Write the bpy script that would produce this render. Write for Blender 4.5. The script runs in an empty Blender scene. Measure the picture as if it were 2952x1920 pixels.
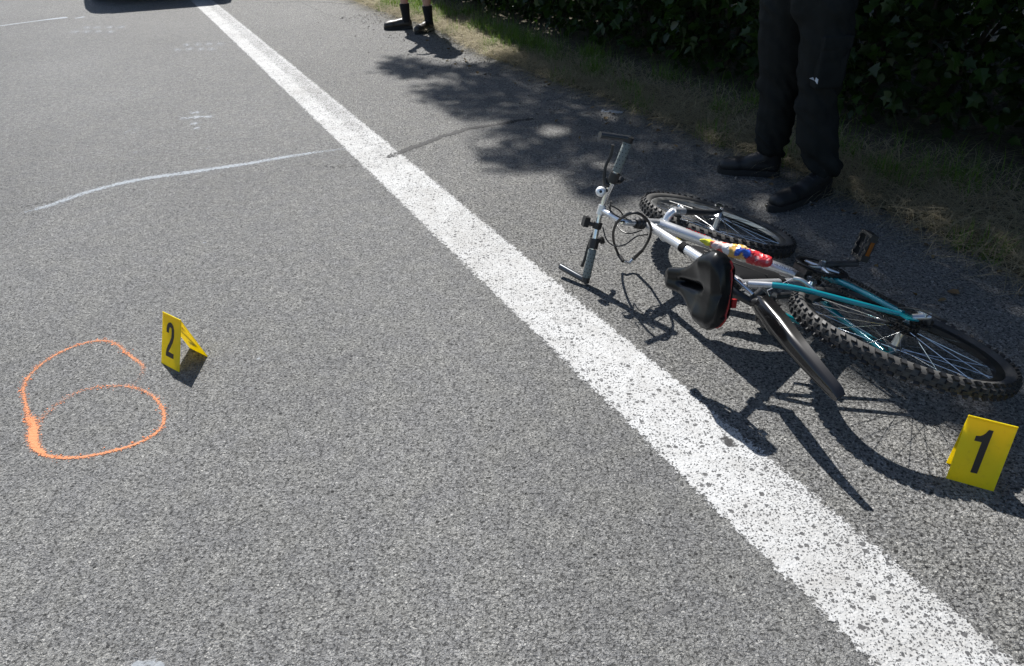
import bpy, bmesh, math, random
import numpy as np
from mathutils import Matrix, Vector, noise
random.seed(7); RNG = np.random.default_rng(7)
R_ = math.radians
SC = bpy.context.scene
COL = SC.collection
# ------------------------------------------------------------------ camera
PW, PH = 2952, 1920                       # photo pixels used for measuring
FPX, PITCH, ROLL, CAMH = 2117.9, 0.5614, 0.0130, 1.3934
_cp, _sp, _cr, _sr = math.cos(PITCH), math.sin(PITCH), math.cos(ROLL), math.sin(ROLL)
C_FW = np.array([0, _cp, -_sp]); _rt = np.array([1., 0, 0]); _dn = np.array([0, -_sp, -_cp])
C_RT = _cr*_rt + _sr*_dn; C_DN = -_sr*_rt + _cr*_dn
camd = bpy.data.cameras.new('camera'); cam = bpy.data.objects.new('camera', camd); COL.objects.link(cam)
camd.sensor_fit = 'HORIZONTAL'; camd.sensor_width = 36; camd.lens = FPX/PW*36; camd.clip_start = .05; camd.clip_end = 800
m = Matrix.Identity(4)
for i in range(3):
    m[i][0] = C_RT[i]; m[i][1] = -C_DN[i]; m[i][2] = -C_FW[i]
m[2][3] = CAMH
cam.matrix_world = m; SC.camera = cam
SC.render.resolution_x = 1024; SC.render.resolution_y = 666
# ------------------------------------------------------------------ light
SUN_AZ, SUN_EL = R_(-17.3), R_(51.0)
SUN = np.array([math.sin(SUN_AZ)*math.cos(SUN_EL), math.cos(SUN_AZ)*math.cos(SUN_EL), math.sin(SUN_EL)])
W = bpy.data.worlds.new('World'); SC.world = W; W.use_nodes = True
_nt = W.node_tree; _bg = _nt.nodes['Background']; _sky = _nt.nodes.new('ShaderNodeTexSky')
_sky.sky_type = 'NISHITA'; _sky.sun_disc = False; _sky.sun_elevation = SUN_EL; _sky.sun_rotation = SUN_AZ
_sky.air_density = 1.0; _sky.dust_density = .8
_nt.links.new(_sky.outputs[0], _bg.inputs[0]); _bg.inputs[1].default_value = .07
sl = bpy.data.lights.new('sun', 'SUN'); sl.energy = 4.6; sl.angle = R_(.7); sl.color = (1, .97, .925)
so = bpy.data.objects.new('sun', sl); COL.objects.link(so)
so.rotation_euler = Vector(SUN).to_track_quat('Z', 'Y').to_euler(); so.location = (-2, 6, 9)
SC.view_settings.view_transform = 'Standard'; SC.view_settings.look = 'None'
SC.view_settings.exposure = .93; SC.view_settings.gamma = 1; SC.view_settings.use_curve_mapping = False
# ------------------------------------------------------------------ measuring helpers
def ray(u, v): return (u-PW/2)/FPX*C_RT + (v-PH/2)/FPX*C_DN + C_FW
def gz(u, v, z=0.):
    d = ray(u, v); return np.array([0, 0, CAMH]) + d*((z-CAMH)/d[2])
def aty(u, v, y):
    d = ray(u, v); return np.array([0, 0, CAMH]) + d*(y/d[1])
# ------------------------------------------------------------------ mesh helpers
class MB:
    def __init__(s): s.v = []; s.f = []; s.mi = []
    def add(s, v, f, mi=0):
        o = len(s.v); s.v += [tuple(map(float, p)) for p in v]; s.f += [tuple(i+o for i in q) for q in f]; s.mi += [mi]*len(f); return s
    def xf(s, M):
        s.v = [tuple(M @ Vector(p)) for p in s.v]; return s
def frames(P):
    P = np.asarray(P, float); n = len(P); T = np.zeros_like(P)
    T[1:-1] = P[2:]-P[:-2]; T[0] = P[1]-P[0]; T[-1] = P[-1]-P[-2]
    T /= np.linalg.norm(T, axis=1, keepdims=True)+1e-12
    a = np.array([0, 0, 1.]) if abs(T[0][2]) < .9 else np.array([1., 0, 0])
    N = np.cross(T[0], a); N /= np.linalg.norm(N); out = []
    for i in range(n):
        N = N - T[i]*(N@T[i]); N /= np.linalg.norm(N); out.append((T[i], N, np.cross(T[i], N)))
    return out
def tube(P, r, n=12, closed=False, cap=True):
    P = np.asarray(P, float); k = len(P); rr = np.broadcast_to(np.asarray(r, float), (k,))
    v = []; f = []
    if closed:
        T = np.roll(P, -1, 0)-np.roll(P, 1, 0); T /= np.linalg.norm(T, axis=1, keepdims=True)
        c0 = P.mean(0); Fr = []
        for i in range(k):
            N = P[i]-c0; N -= T[i]*(N@T[i]); N /= np.linalg.norm(N); Fr.append((T[i], N, np.cross(T[i], N)))
    else: Fr = frames(P)
    for i in range(k):
        _, N, B = Fr[i]
        for j in range(n):
            a = 2*math.pi*j/n; v.append(P[i]+rr[i]*(math.cos(a)*N+math.sin(a)*B))
    for i in range(k if closed else k-1):
        i2 = (i+1) % k
        for j in range(n): f.append((i*n+j, i*n+(j+1) % n, i2*n+(j+1) % n, i2*n+j))
    if cap and not closed:
        f.append(tuple(range(n-1, -1, -1))); f.append(tuple((k-1)*n+j for j in range(n)))
    return v, f
def smooth(P, n=6, closed=False):
    P = [np.asarray(p, float) for p in P]; k = len(P); out = []
    for i in range(k if closed else k-1):
        g = (lambda j: P[j % k]) if closed else (lambda j: P[min(max(j, 0), k-1)])
        a, b, c, d = g(i-1), g(i), g(i+1), g(i+2)
        for t in np.linspace(0, 1, n, endpoint=False):
            out.append(.5*((2*b)+(c-a)*t+(2*a-5*b+4*c-d)*t*t+(3*b-a-3*c+d)*t**3))
    if not closed: out.append(P[-1])
    return np.array(out)
def box(c, s, M=None):
    v = [np.array([x, y, z])*np.asarray(s)/2 for x in(-1, 1) for y in(-1, 1) for z in(-1, 1)]
    if M is not None: v = [np.array(M @ Vector(p)) for p in v]
    v = [p+np.asarray(c) for p in v]
    return v, [(0, 1, 3, 2), (4, 6, 7, 5), (0, 4, 5, 1), (2, 3, 7, 6), (0, 2, 6, 4), (1, 5, 7, 3)]
def lathe(prof, c, ax, n=32, closed=False):
    """prof: (radius, along) pairs turned about axis ax through c"""
    ax = np.asarray(ax, float); ax /= np.linalg.norm(ax); a = np.array([1., 0, 0]) if abs(ax[0]) < .9 else np.array([0, 1., 0])
    N = np.cross(ax, a); N /= np.linalg.norm(N); B = np.cross(ax, N); v = []; f = []; k = len(prof)
    for r, h in prof:
        for j in range(n):
            t = 2*math.pi*j/n; v.append(np.asarray(c)+ax*h+r*(math.cos(t)*N+math.sin(t)*B))
    for i in range(k if closed else k-1):
        i2 = (i+1) % k
        for j in range(n): f.append((i*n+j, i*n+(j+1) % n, i2*n+(j+1) % n, i2*n+j))
    return v, f
def obj(name, mb, mat=None, parent=None, sm=40, mats=None):
    if isinstance(mb, tuple): q = MB(); q.add(*mb); mb = q
    me = bpy.data.meshes.new(name); me.from_pydata(mb.v, [], mb.f)
    for mm in (mats or ([mat] if mat else [])): me.materials.append(mm)
    if mats: me.polygons.foreach_set('material_index', mb.mi)
    if sm:
        me.polygons.foreach_set('use_smooth', [True]*len(me.polygons)); me.update(); me.set_sharp_from_angle(angle=R_(sm))
    o = bpy.data.objects.new(name, me); COL.objects.link(o)
    if parent: o.parent = parent
    return o
def np_obj(name, V, F, mat, parent=None, smoothit=False):
    me = bpy.data.meshes.new(name); V = np.asarray(V, np.float32); F = np.asarray(F, np.int32); k = F.shape[1]
    me.vertices.add(len(V)); me.vertices.foreach_set('co', V.ravel()); me.loops.add(F.size); me.loops.foreach_set('vertex_index', F.ravel())
    me.polygons.add(len(F)); me.polygons.foreach_set('loop_start', np.arange(len(F), dtype=np.int32)*k)
    if smoothit: me.polygons.foreach_set('use_smooth', np.ones(len(F), bool))
    me.materials.append(mat); me.update(calc_edges=True)
    o = bpy.data.objects.new(name, me); COL.objects.link(o)
    if parent: o.parent = parent
    return o
def empty(name, loc=(0, 0, 0)):
    o = bpy.data.objects.new(name, None); o.empty_display_size = .1; o.location = loc; COL.objects.link(o); return o
def tag(o, label=None, cat=None, group=None, kind=None):
    if label: o['label'] = label
    if cat: o['category'] = cat
    if group: o['group'] = group
    if kind: o['kind'] = kind
    return o
def blend(name, chains, voxel, mat, parent=None, it=6, disp=None, boxes=()):
    """one continuous surface grown round tapered limbs (voxel union)"""
    mb = MB()
    for ch in chains:
        for (p, r) in ch:
            bm = bmesh.new(); bmesh.ops.create_icosphere(bm, subdivisions=2, radius=r, matrix=Matrix.Translation(Vector(p)))
            mb.add([v.co[:] for v in bm.verts], [[v.index for v in f.verts] for f in bm.faces]); bm.free()
        for (p, r), (q, s) in zip(ch[:-1], ch[1:]):
            if np.linalg.norm(np.subtract(p, q)) > 1e-4: mb.add(*tube([p, q], [r, s], 14))
    for b in boxes: mb.add(*b)
    o = obj(name, mb, mat, parent, sm=0)
    md = o.modifiers.new('r', 'REMESH'); md.mode = 'VOXEL'; md.voxel_size = voxel; md.use_smooth_shade = True
    sm_ = o.modifiers.new('s', 'SMOOTH'); sm_.factor = .5; sm_.iterations = it
    dg = bpy.context.evaluated_depsgraph_get(); me = bpy.data.meshes.new_from_object(o.evaluated_get(dg))
    o.modifiers.clear(); old = o.data; o.data = me; bpy.data.meshes.remove(old)
    if not me.materials: me.materials.append(mat)
    if disp:
        n = len(me.vertices); co = np.zeros(n*3, np.float32); me.vertices.foreach_get('co', co); co = co.reshape(-1, 3)
        nr = np.zeros(n*3, np.float32); me.vertices.foreach_get('normal', nr); nr = nr.reshape(-1, 3)
        co = co + nr*np.array([disp(p) for p in co])[:, None]; me.vertices.foreach_set('co', co.ravel().astype(np.float32)); me.update()
    return o
# ------------------------------------------------------------------ materials
def mat(name, col=(.5, .5, .5), rough=.5, metal=0., spec=.5, coat=0., bump=None, var=0., vscale=30.):
    M = bpy.data.materials.new(name); M.use_nodes = True; nt = M.node_tree; b = nt.nodes['Principled BSDF']
    b.inputs['Base Color'].default_value = (*col, 1); b.inputs['Roughness'].default_value = rough; b.inputs['Metallic'].default_value = metal
    b.inputs['Specular IOR Level'].default_value = spec; b.inputs['Coat Weight'].default_value = coat; b.inputs['Coat Roughness'].default_value = .1
    tc = nt.nodes.new('ShaderNodeTexCoord')
    if var:
        nz = nt.nodes.new('ShaderNodeTexNoise'); nz.inputs['Scale'].default_value = vscale; nz.inputs['Detail'].default_value = 6
        nt.links.new(tc.outputs['Object'], nz.inputs['Vector'])
        mr = nt.nodes.new('ShaderNodeMapRange'); mr.inputs[1].default_value = .3; mr.inputs[2].default_value = .7; mr.inputs[3].default_value = 1-var; mr.inputs[4].default_value = 1+var
        nt.links.new(nz.outputs[0], mr.inputs[0]); mx = nt.nodes.new('ShaderNodeMix'); mx.data_type = 'RGBA'; mx.blend_type = 'MULTIPLY'; mx.inputs[0].default_value = 1
        mx.inputs[6].default_value = (*col, 1); nt.links.new(mr.outputs[0], mx.inputs[7]); nt.links.new(mx.outputs[2], b.inputs['Base Color'])
        ml = nt.nodes.new('ShaderNodeMapRange'); ml.inputs[3].default_value = max(.03, rough-.12); ml.inputs[4].default_value = min(1, rough+.15)
        nt.links.new(nz.outputs[0], ml.inputs[0]); nt.links.new(ml.outputs[0], b.inputs['Roughness'])
    if bump:
        n2 = nt.nodes.new('ShaderNodeTexNoise'); n2.inputs['Scale'].default_value = bump[0]; n2.inputs['Detail'].default_value = 4
        nt.links.new(tc.outputs['Object'], n2.inputs['Vector']); bp = nt.nodes.new('ShaderNodeBump'); bp.inputs['Strength'].default_value = bump[1]; bp.inputs['Distance'].default_value = bump[2]
        nt.links.new(n2.outputs[0], bp.inputs['Height']); nt.links.new(bp.outputs[0], b.inputs['Normal'])
    return M
class NT:
    """small node-building helper"""
    def __init__(s, name):
        s.M = bpy.data.materials.new(name); s.M.use_nodes = True; s.t = s.M.node_tree; s.b = s.t.nodes['Principled BSDF']; s.out = s.t.nodes['Material Output']
        s.co = s.t.nodes.new('ShaderNodeTexCoord'); s.P = s.co.outputs['Object']; s.UV = s.co.outputs['UV']
    def n(s, ty, **k):
        q = s.t.nodes.new(ty)
        for a, b in k.items():
            if a.startswith('i'): 
                key = a[1:]; key = int(key) if key.isdigit() else key.replace('_', ' ')
                s.set(q.inputs[key], b)
            else: setattr(q, a, b)
        return q
    def set(s, sock, v):
        if hasattr(v, 'links'): s.t.links.new(v, sock)
        else: sock.default_value = v
    def math(s, op, a, b=0., c=0., clamp=False):
        q = s.t.nodes.new('ShaderNodeMath'); q.operation = op; q.use_clamp = clamp
        for i, v in enumerate((a, b, c)): s.set(q.inputs[i], v)
        return q.outputs[0]
    def noise(s, sc, det=3, vec=None, dim='2D', rough=.5):
        q = s.t.nodes.new('ShaderNodeTexNoise'); q.noise_dimensions = dim; s.set(q.inputs['Vector'], vec if vec is not None else s.P); q.inputs['Scale'].default_value = sc; q.inputs['Detail'].default_value = det; q.inputs['Roughness'].default_value = rough
        return q.outputs[0]
    def vor(s, sc, feat='F1', vec=None, rnd=1.):
        q = s.t.nodes.new('ShaderNodeTexVoronoi'); q.voronoi_dimensions = '2D'; q.feature = feat; s.set(q.inputs['Vector'], vec if vec is not None else s.P); q.inputs['Scale'].default_value = sc; q.inputs['Randomness'].default_value = rnd
        return q.outputs
    def rng(s, v, a, b, c=0., d=1., smooth=False):
        q = s.t.nodes.new('ShaderNodeMapRange'); q.interpolation_type = 'SMOOTHSTEP' if smooth else 'LINEAR'
        for i, x in enumerate((v, a, b, c, d)): s.set(q.inputs[i], x)
        return q.outputs[0]
    def mix(s, f, a, b, mode='MIX'):
        q = s.t.nodes.new('ShaderNodeMix'); q.data_type = 'RGBA'; q.blend_type = mode
        s.set(q.inputs[0], f)
        for i, x in ((6, a), (7, b)):
            if isinstance(x, (tuple, list)): x = (*x[:3], 1)
            s.set(q.inputs[i], x)
        return q.outputs[2]
    def bump(s, h, st=.5, dist=.005, nrm=None):
        q = s.t.nodes.new('ShaderNodeBump'); q.inputs['Strength'].default_value = st; q.inputs['Distance'].default_value = dist; s.t.links.new(h, q.inputs['Height'])
        if nrm: s.t.links.new(nrm, q.inputs['Normal'])
        return q.outputs[0]
    def sep(s, v):
        q = s.t.nodes.new('ShaderNodeSeparateXYZ'); s.t.links.new(v, q.inputs[0]); return q.outputs
    def alpha(s, a):
        tr = s.t.nodes.new('ShaderNodeBsdfTransparent'); mx = s.t.nodes.new('ShaderNodeMixShader'); s.set(mx.inputs[0], a)
        s.t.links.new(tr.outputs[0], mx.inputs[1]); s.t.links.new(s.b.outputs[0], mx.inputs[2]); s.t.links.new(mx.outputs[0], s.out.inputs[0])

def asphalt(name, tint, sc, contrast, pit):
    q = NT(name)
    warp = q.t.nodes.new('ShaderNodeVectorMath'); warp.operation = 'ADD'
    nzc = q.t.nodes.new('ShaderNodeTexNoise'); nzc.noise_dimensions = '2D'; nzc.inputs['Scale'].default_value = sc*.9; nzc.inputs['Detail'].default_value = 2; q.t.links.new(q.P, nzc.inputs['Vector'])
    s1 = q.t.nodes.new('ShaderNodeVectorMath'); s1.operation = 'MULTIPLY_ADD'; s1.inputs[1].default_value = (.009, .009, 0); s1.inputs[2].default_value = (-.0045, -.0045, 0)
    q.t.links.new(nzc.outputs[1], s1.inputs[0]); q.t.links.new(q.P, warp.inputs[0]); q.t.links.new(s1.outputs[0], warp.inputs[1]); V = warp.outputs[0]
    a = q.vor(sc, vec=V); b = q.vor(sc*2.1, vec=V)
    big = q.noise(1.1, 5, rough=.6); mid = q.noise(9, 4); fin = q.noise(sc*2.6, 2, rough=.7)
    ra = q.sep(a['Color'])[0]; rb = q.sep(b['Color'])[1]
    stone = q.math('ADD', q.math('MULTIPLY', ra, .55), q.math('MULTIPLY', rb, .45))
    val = q.rng(stone, .15, .85, 1-contrast, 1+contrast)
    val = q.math('MULTIPLY', val, q.rng(q.noise(52, 2, rough=.6), .3, .7, .84, 1.16)); val = q.math('MULTIPLY', val, q.rng(q.noise(26, 1), .3, .7, .89, 1.11)); val = q.math('MULTIPLY', val, q.rng(big, .3, .7, .94, 1.06)); val = q.math('MULTIPLY', val, q.rng(mid, .3, .7, .95, 1.05)); val = q.math('MULTIPLY', val, q.rng(fin, .3, .7, .82, 1.18))
    vx = q.t.nodes.new('ShaderNodeVectorMath'); vx.operation = 'DOT_PRODUCT'; vx.inputs[1].default_value = (0.8988, 0.4384, 0); q.t.links.new(q.P, vx.inputs[0]); lat = q.math('ADD', vx.outputs['Value'], q.rng(q.noise(.6, 2), .2, .8, -.25, .25))
    trk = q.math('MULTIPLY', q.rng(lat, -1.2, -.3, 0, 1, True), 1.); trk2 = q.math('MULTIPLY', q.rng(lat, -1.9, -1.3, 0, 1, True), q.rng(lat, -1.0, -.5, 1, 0, True))
    val = q.math('MULTIPLY', val, q.rng(trk, 0, 1, .96, 1.05)); val = q.math('MULTIPLY', val, q.rng(trk2, 0, 1, 1., .93)); val = q.math('MULTIPLY', val, q.rng(q.noise(.35, 3), .3, .7, .93, 1.07))
    # pits between the stones, shade of the recesses painted into the colour
    pn = q.noise(sc*.62, 3, rough=.6); dark = q.rng(pn, pit[0], pit[1], 1, 0, True)
    val = q.math('MULTIPLY', val, q.rng(dark, 0, 1, 1, pit[2]))
    vd = q.vor(62); rd = q.sep(vd['Color']); spot = q.math('MULTIPLY', q.math('GREATER_THAN', rd[0], pit[3]), q.rng(q.math('SUBTRACT', q.rng(rd[1], 0, 1, .06, .34), q.math('ADD', vd['Distance'], q.rng(fin, .3, .7, -.1, .1))), -.03, .06)); val = q.math('MULTIPLY', val, q.rng(spot, 0, 1, 1, .22))
    col = q.mix(q.rng(mid, .35, .65), tuple(c*.98 for c in tint), (tint[0]*1.01, tint[1]*1.005, tint[2]*.97))
    wm = q.rng(rb, .86, .97, 0, .75); col = q.mix(wm, col, (tint[0]*1.75, tint[1]*1.72, tint[2]*1.62))
    cb = q.t.nodes.new('ShaderNodeCombineColor'); 
    for i in range(3): q.t.links.new(val, cb.inputs[i])
    col = q.mix(1., col, cb.outputs[0], 'MULTIPLY'); q.t.links.new(col, q.b.inputs['Base Color'])
    q.b.inputs['Roughness'].default_value = .72; q.b.inputs['Specular IOR Level'].default_value = .35
    h = q.math('SUBTRACT', q.math('MULTIPLY', q.math('SUBTRACT', 1., q.math('MULTIPLY', a['Distance'], a['Distance'])), q.rng(ra, 0, 1, .5, 1.)), q.math('MULTIPLY', dark, .9))
    h = q.math('ADD', h, q.math('MULTIPLY', q.math('SUBTRACT', 1., b['Distance']), .35))
    q.t.links.new(q.bump(h, 1., .0062), q.b.inputs['Normal'])
    return q.M
M_ROAD = asphalt('asphalt_lane', (.164, .164, .163), 185, .24, (.365, .43, .42, .95))
M_SHLD = asphalt('asphalt_shoulder', (.160, .159, .156), 165, .38, (.385, .445, .28, .78))

def paint(name, col, mode):
    """flat paint on the road; uv.x across 0..1, uv.y along in metres"""
    q = NT(name); uv = q.sep(q.UV); u = uv[0]; v = uv[1]
    e = q.math('SUBTRACT', 1., q.math('ABSOLUTE', q.math('SUBTRACT', q.math('MULTIPLY', u, 2.), 1.)))   # 0 at rims, 1 in the middle
    if mode == 'line':
        n1 = q.noise(62, 5, rough=.72); n2 = q.noise(7, 3)
        thr = q.math('ADD', q.rng(n1, .25, .75, -.02, .25), q.rng(n2, .3, .7, .0, .04)); a = q.rng(q.math('SUBTRACT', e, thr), 0, .035)
        p1 = q.noise(66, 3, rough=.6); p3 = q.noise(3.2, 2)
        wear = q.rng(v, 3.2, 5.2, 0, 1, True); side = q.rng(u, .42, .6, 0, 1, True); rim = q.rng(u, .80, .86, 1, .35, True); far = q.rng(v, 7.2, 8.2, 1, .8, True)
        w = q.math('MULTIPLY', q.math('MULTIPLY', q.math('MULTIPLY', wear, side), rim), far); side2 = q.math('MULTIPLY', q.rng(u, .55, .85, 0, .6, True), q.rng(v, 1.6, .2, 0, 1, True))
        w = q.math('MAXIMUM', w, side2); dn = q.math('ADD', q.rng(p3, .3, .7, -.05, .07), q.math('MULTIPLY', w, .34))
        def pits(sc, frac, r0, r1):
            vv = q.vor(sc); rr = q.sep(vv['Color']); on = q.math('GREATER_THAN', q.math('ADD', rr[0], dn), 1-frac); rad = q.rng(rr[1], 0, 1, r0, r1)
            dd = q.math('ADD', vv['Distance'], q.rng(q.noise(sc*3.2, 2), .3, .7, -.12, .12)); return q.math('MULTIPLY', on, q.rng(q.math('SUBTRACT', rad, dd), -.03, .06))
        pit = q.math('MAXIMUM', pits(52, .13, .1, .38), q.math('MAXIMUM', pits(118, .22, .15, .42), pits(240, .17, .25, .5)))
        dirt = q.noise(11, 6, rough=.75); d2 = q.noise(1.7, 3); c = q.mix(q.rng(q.math('ADD', dirt, q.math('MULTIPLY', d2, .5)), .55, 1.0, 0, .75), col, (col[0]*.58, col[1]*.56, col[2]*.53))
        c = q.mix(q.rng(q.noise(190, 2), .3, .7, 0, .35), c, (col[0]*.7, col[1]*.7, col[2]*.7)); c = q.mix(q.math('MULTIPLY', pit, .93), c, (.035, .035, .037)); q.t.links.new(c, q.b.inputs['Base Color'])
        hh = q.math('SUBTRACT', q.math('ADD', q.noise(150, 3), q.math('MULTIPLY', p1, 1.2)), q.math('MULTIPLY', pit, 1.5)); q.t.links.new(q.bump(hh, .6, .004), q.b.inputs['Normal']); q.b.inputs['Roughness'].default_value = .75
        q.alpha(a)
    else:
        sc, cov, soft = mode; n1 = q.noise(sc, 3, rough=.7); n2 = q.noise(sc*.16, 2)
        dens = q.t.nodes.new('ShaderNodeAttribute'); dens.attribute_name = 'dens'
        k = q.math('MULTIPLY', q.rng(e, 0, soft, 0, 1, True), dens.outputs['Fac']); k = q.math('MULTIPLY', k, q.rng(n2, .25, .7, .75, 1.15))
        a = q.rng(q.math('SUBTRACT', k, q.rng(n1, .3, .7, 0, 1)), -.2, .3, 0, cov)
        q.b.inputs['Base Color'].default_value = (*col, 1); q.b.inputs['Roughness'].default_value = .8
        q.t.links.new(q.bump(q.noise(110, 3), .7, .004), q.b.inputs['Normal']); q.alpha(a)
    return q.M
def strip(name, L, Rr, M, z, parent=None, dens=None, vl=None):
    """ribbon between two polylines on the ground, with uv"""
    n = len(L); V = [(p[0], p[1], z) for p in L]+[(p[0], p[1], z) for p in Rr]; F = [(i, n+i, n+i+1, i+1) for i in range(n-1)]
    me = bpy.data.meshes.new(name); me.from_pydata(V, [], F); uvl = me.uv_layers.new(name='UVMap')
    c = (np.array(L)[:, :2]+np.array(Rr)[:, :2])/2; s = np.concatenate([[0], np.cumsum(np.linalg.norm(np.diff(c, axis=0), axis=1))]) if vl is None else vl
    for p in me.polygons:
        for li in p.loop_indices:
            vi = me.loops[li].vertex_index; uvl.data[li].uv = (0 if vi < n else 1, s[vi % n])
    if dens is not None:
        at = me.attributes.new('dens', 'FLOAT', 'POINT'); at.data.foreach_set('value', list(dens)+list(dens))
    me.materials.append(M); o = bpy.data.objects.new(name, me); COL.objects.link(o)
    if parent: o.parent = parent
    if me.polygons[0].normal.z < 0: me.flip_normals()
    return o
def ribbon(name, pts, w, M, z, parent=None, dens=None):
    P = np.asarray(pts, float)[:, :2]; T = np.gradient(P, axis=0); T /= np.linalg.norm(T, axis=1, keepdims=True)+1e-9; N = np.stack([-T[:, 1], T[:, 0]], 1)
    w = np.broadcast_to(np.asarray(w, float), (len(P),))[:, None]
    return strip(name, P+N*w/2, P-N*w/2, M, z, parent, dens if dens is not None else np.ones(len(P)))
# ================================================================== SETTING
# white edge line measured on both rims
LE = np.array([gz(*p)[:2] for p in [(552, 6), (893, 329), (1091, 508), (1315, 732), (1612, 1023), (1935, 1352), (2518, 1910)]])
RE = np.array([gz(*p)[:2] for p in [(620, 6), (856, 198), (1122, 428), (1364, 620), (1600, 806), (1984, 1141), (2208, 1321), (2952, 1904)]])
RD = RE[0]-RE[-1]; RD /= np.linalg.norm(RD); RN = np.array([RD[1], -RD[0]])       # along the road, and to its right
def fitp(P): return np.polyfit(P@RD, P@RN, 2)
kl, kr = fitp(LE), fitp(RE); km = (kl+kr)/2
SA, SB = (RE[-1]@RD), (RE[0]@RD)
def line_n(s, k):
    s = np.asarray(s, float); sc = np.clip(s, SA-.5, SB+.5); return np.polyval(k, sc)+np.polyval(np.polyder(k), sc)*(s-sc)
def rp(s, nn): return np.array([s*RD[0]+nn*RN[0], s*RD[1]+nn*RN[1]])
S = np.concatenate([np.linspace(-30, -2, 15), np.linspace(-1.5, 13, 88), np.linspace(14, 120, 60)])
mid_n = line_n(S, km)
# asphalt rim against the verge, in photo pixels
GE = np.array([gz(*p)[:2] for p in [(1000, -8), (1100, 30), (1252, 78), (1441, 172), (1630, 243), (1798, 303), (2000, 385), (2240, 468), (2384, 535), (2533, 605), (2725, 685), (2952, 795)]])
ge_s = GE@RD; ge_n = GE@RN; _o = np.argsort(ge_s); ge_s, ge_n = ge_s[_o], ge_n[_o]
def edge_n(s):
    s = np.asarray(s, float); off = np.interp(s, ge_s, ge_n-line_n(ge_s, km)); return line_n(s, km)+off
def nz(x, y, z=0.): return noise.noise(Vector((float(x), float(y), float(z))))
SE = np.concatenate([np.linspace(-30, -2, 15), np.linspace(-1.5, 13, 400), np.linspace(14, 120, 60)])
eN = edge_n(SE)+np.array([.05*nz(s*1.7, 3.1)+.03*nz(s*7, 9.2)+.015*nz(s*23, 1.2) for s in SE])
mN = line_n(SE, km)
terrain = np_obj('terrain', [(-300, -300, -.09), (300, -300, -.09), (300, 300, -.09), (-300, 300, -.09)], [(0, 1, 2, 3)], mat('soil', (.055, .06, .025), .95, var=.4, vscale=3))
tag(terrain, kind='structure')
road = strip('road', [rp(s, n-8.2) for s, n in zip(SE, mN)], [rp(s, n) for s, n in zip(SE, mN)], M_ROAD, 0.); tag(road, kind='structure')
shoulder = strip('road_shoulder', [rp(s, n) for s, n in zip(SE, mN)], [rp(s, n) for s, n in zip(SE, eN)], M_SHLD, 0.); tag(shoulder, kind='structure')
line = strip('edge_line', [rp(s, n-.152) for s, n in zip(S, mid_n)], [rp(s, n+.152) for s, n in zip(S, mid_n)], paint('line_paint', (.425, .43, .43), 'line'), .0016, vl=S-SA)
tag(line, kind='structure')
# verge: strip of soil rising gently from the rim of the asphalt, then the bank under the bushes
def verge_mesh():
    ss = np.concatenate([np.linspace(-14, -1.6, 26), np.linspace(-1.4, 13, 150), np.linspace(13.5, 60, 40)]); dd = [-.12, -.04, 0., .03, .08, .16, .3, .5, .8, 1.2, 1.8, 2.6, 3.6, 5., 9., 30.]
    hh = [-.03, -.02, -.004, .012, .018, .03, .045, .06, .08, .12, .18, .24, .3, .3, .2, -.1]; V = []; F = []
    for s in ss:
        e = float(np.interp(s, SE, eN))
        for d, h in zip(dd, hh):
            p = rp(s, e+d); z = h + (0 if d < -.05 else .022*nz(p[0]*5, p[1]*5)*min(1, (d+.05)*6)+.012*nz(p[0]*17, p[1]*17)*min(1, max(0, d+.02)*8)); V.append((p[0], p[1], z))
    k = len(dd)
    for i in range(len(ss)-1):
        for j in range(k-1): F.append((i*k+j, i*k+j+1, (i+1)*k+j+1, (i+1)*k+j))
    return V, F
def verge_z(s, d): return float(np.interp(d, [-.12, -.04, 0., .03, .08, .16, .3, .5, .8, 1.2, 1.8, 2.6, 3.6, 5.], [-.03, -.02, -.004, .012, .018, .03, .045, .06, .08, .12, .18, .24, .3, .3]))
q = NT('verge_soil'); a = q.noise(9, 6, rough=.7); b = q.noise(60, 4)
q.t.links.new(q.mix(q.rng(a, .35, .65), q.mix(q.rng(b, .3, .7), (.07, .055, .036), (.14, .115, .08)), q.mix(q.rng(b, .3, .7), (.03, .028, .015), (.06, .06, .025))), q.b.inputs['Base Color'])
q.b.inputs['Roughness'].default_value = .95; q.t.links.new(q.bump(b, .9, .02), q.b.inputs['Normal'])
vv, ff = verge_mesh(); verge = np_obj('verge', vv, ff, q.M, smoothit=True); tag(verge, kind='structure')
if verge.data.polygons[20].normal.z < 0: verge.data.flip_normals()
# ---- marks on the road
M_SEAL = paint('crack_sealant', (.30, .33, .36), (80, .7, 1.))
M_CHALK = paint('white_smear', (.36, .39, .42), (45, .5, 1.))
M_ORNG = paint('orange_spray', (.56, .21, .085), (170, .9, 1.))
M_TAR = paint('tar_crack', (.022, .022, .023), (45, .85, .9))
def px(L): return np.array([gz(*p)[:2] for p in L])
cs = smooth(px([(70, 612), (150, 590), (250, 555), (390, 520), (545, 497), (700, 474), (830, 452), (930, 437), (1010, 428)]), 10)
seal = ribbon('crack_seal', cs, np.interp(np.linspace(0, 1, len(cs)), [0, .1, .5, .8, 1], [.04, .085, .105, .09, .045]), M_SEAL, .0010, road, np.interp(np.linspace(0, 1, len(cs)), [0, .06, .3, .75, 1], [.35, .8, 1.05, 1., .35]))
cs2 = smooth(px([(-60, 85), (0, 75), (80, 64), (150, 55), (195, 50)]), 10)
ribbon('crack_seal', cs2, np.interp(np.linspace(0, 1, len(cs2)), [0, .6, .9, 1], [.07, .08, .2, .1]), M_SEAL, .0010, road, np.full(len(cs2), 1.7))
ribbon('crack_seal', smooth(px([(216, 53), (230, 51), (243, 48)]), 8), .09, M_SEAL, .0010, road, np.full(17, 1.3))
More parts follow.
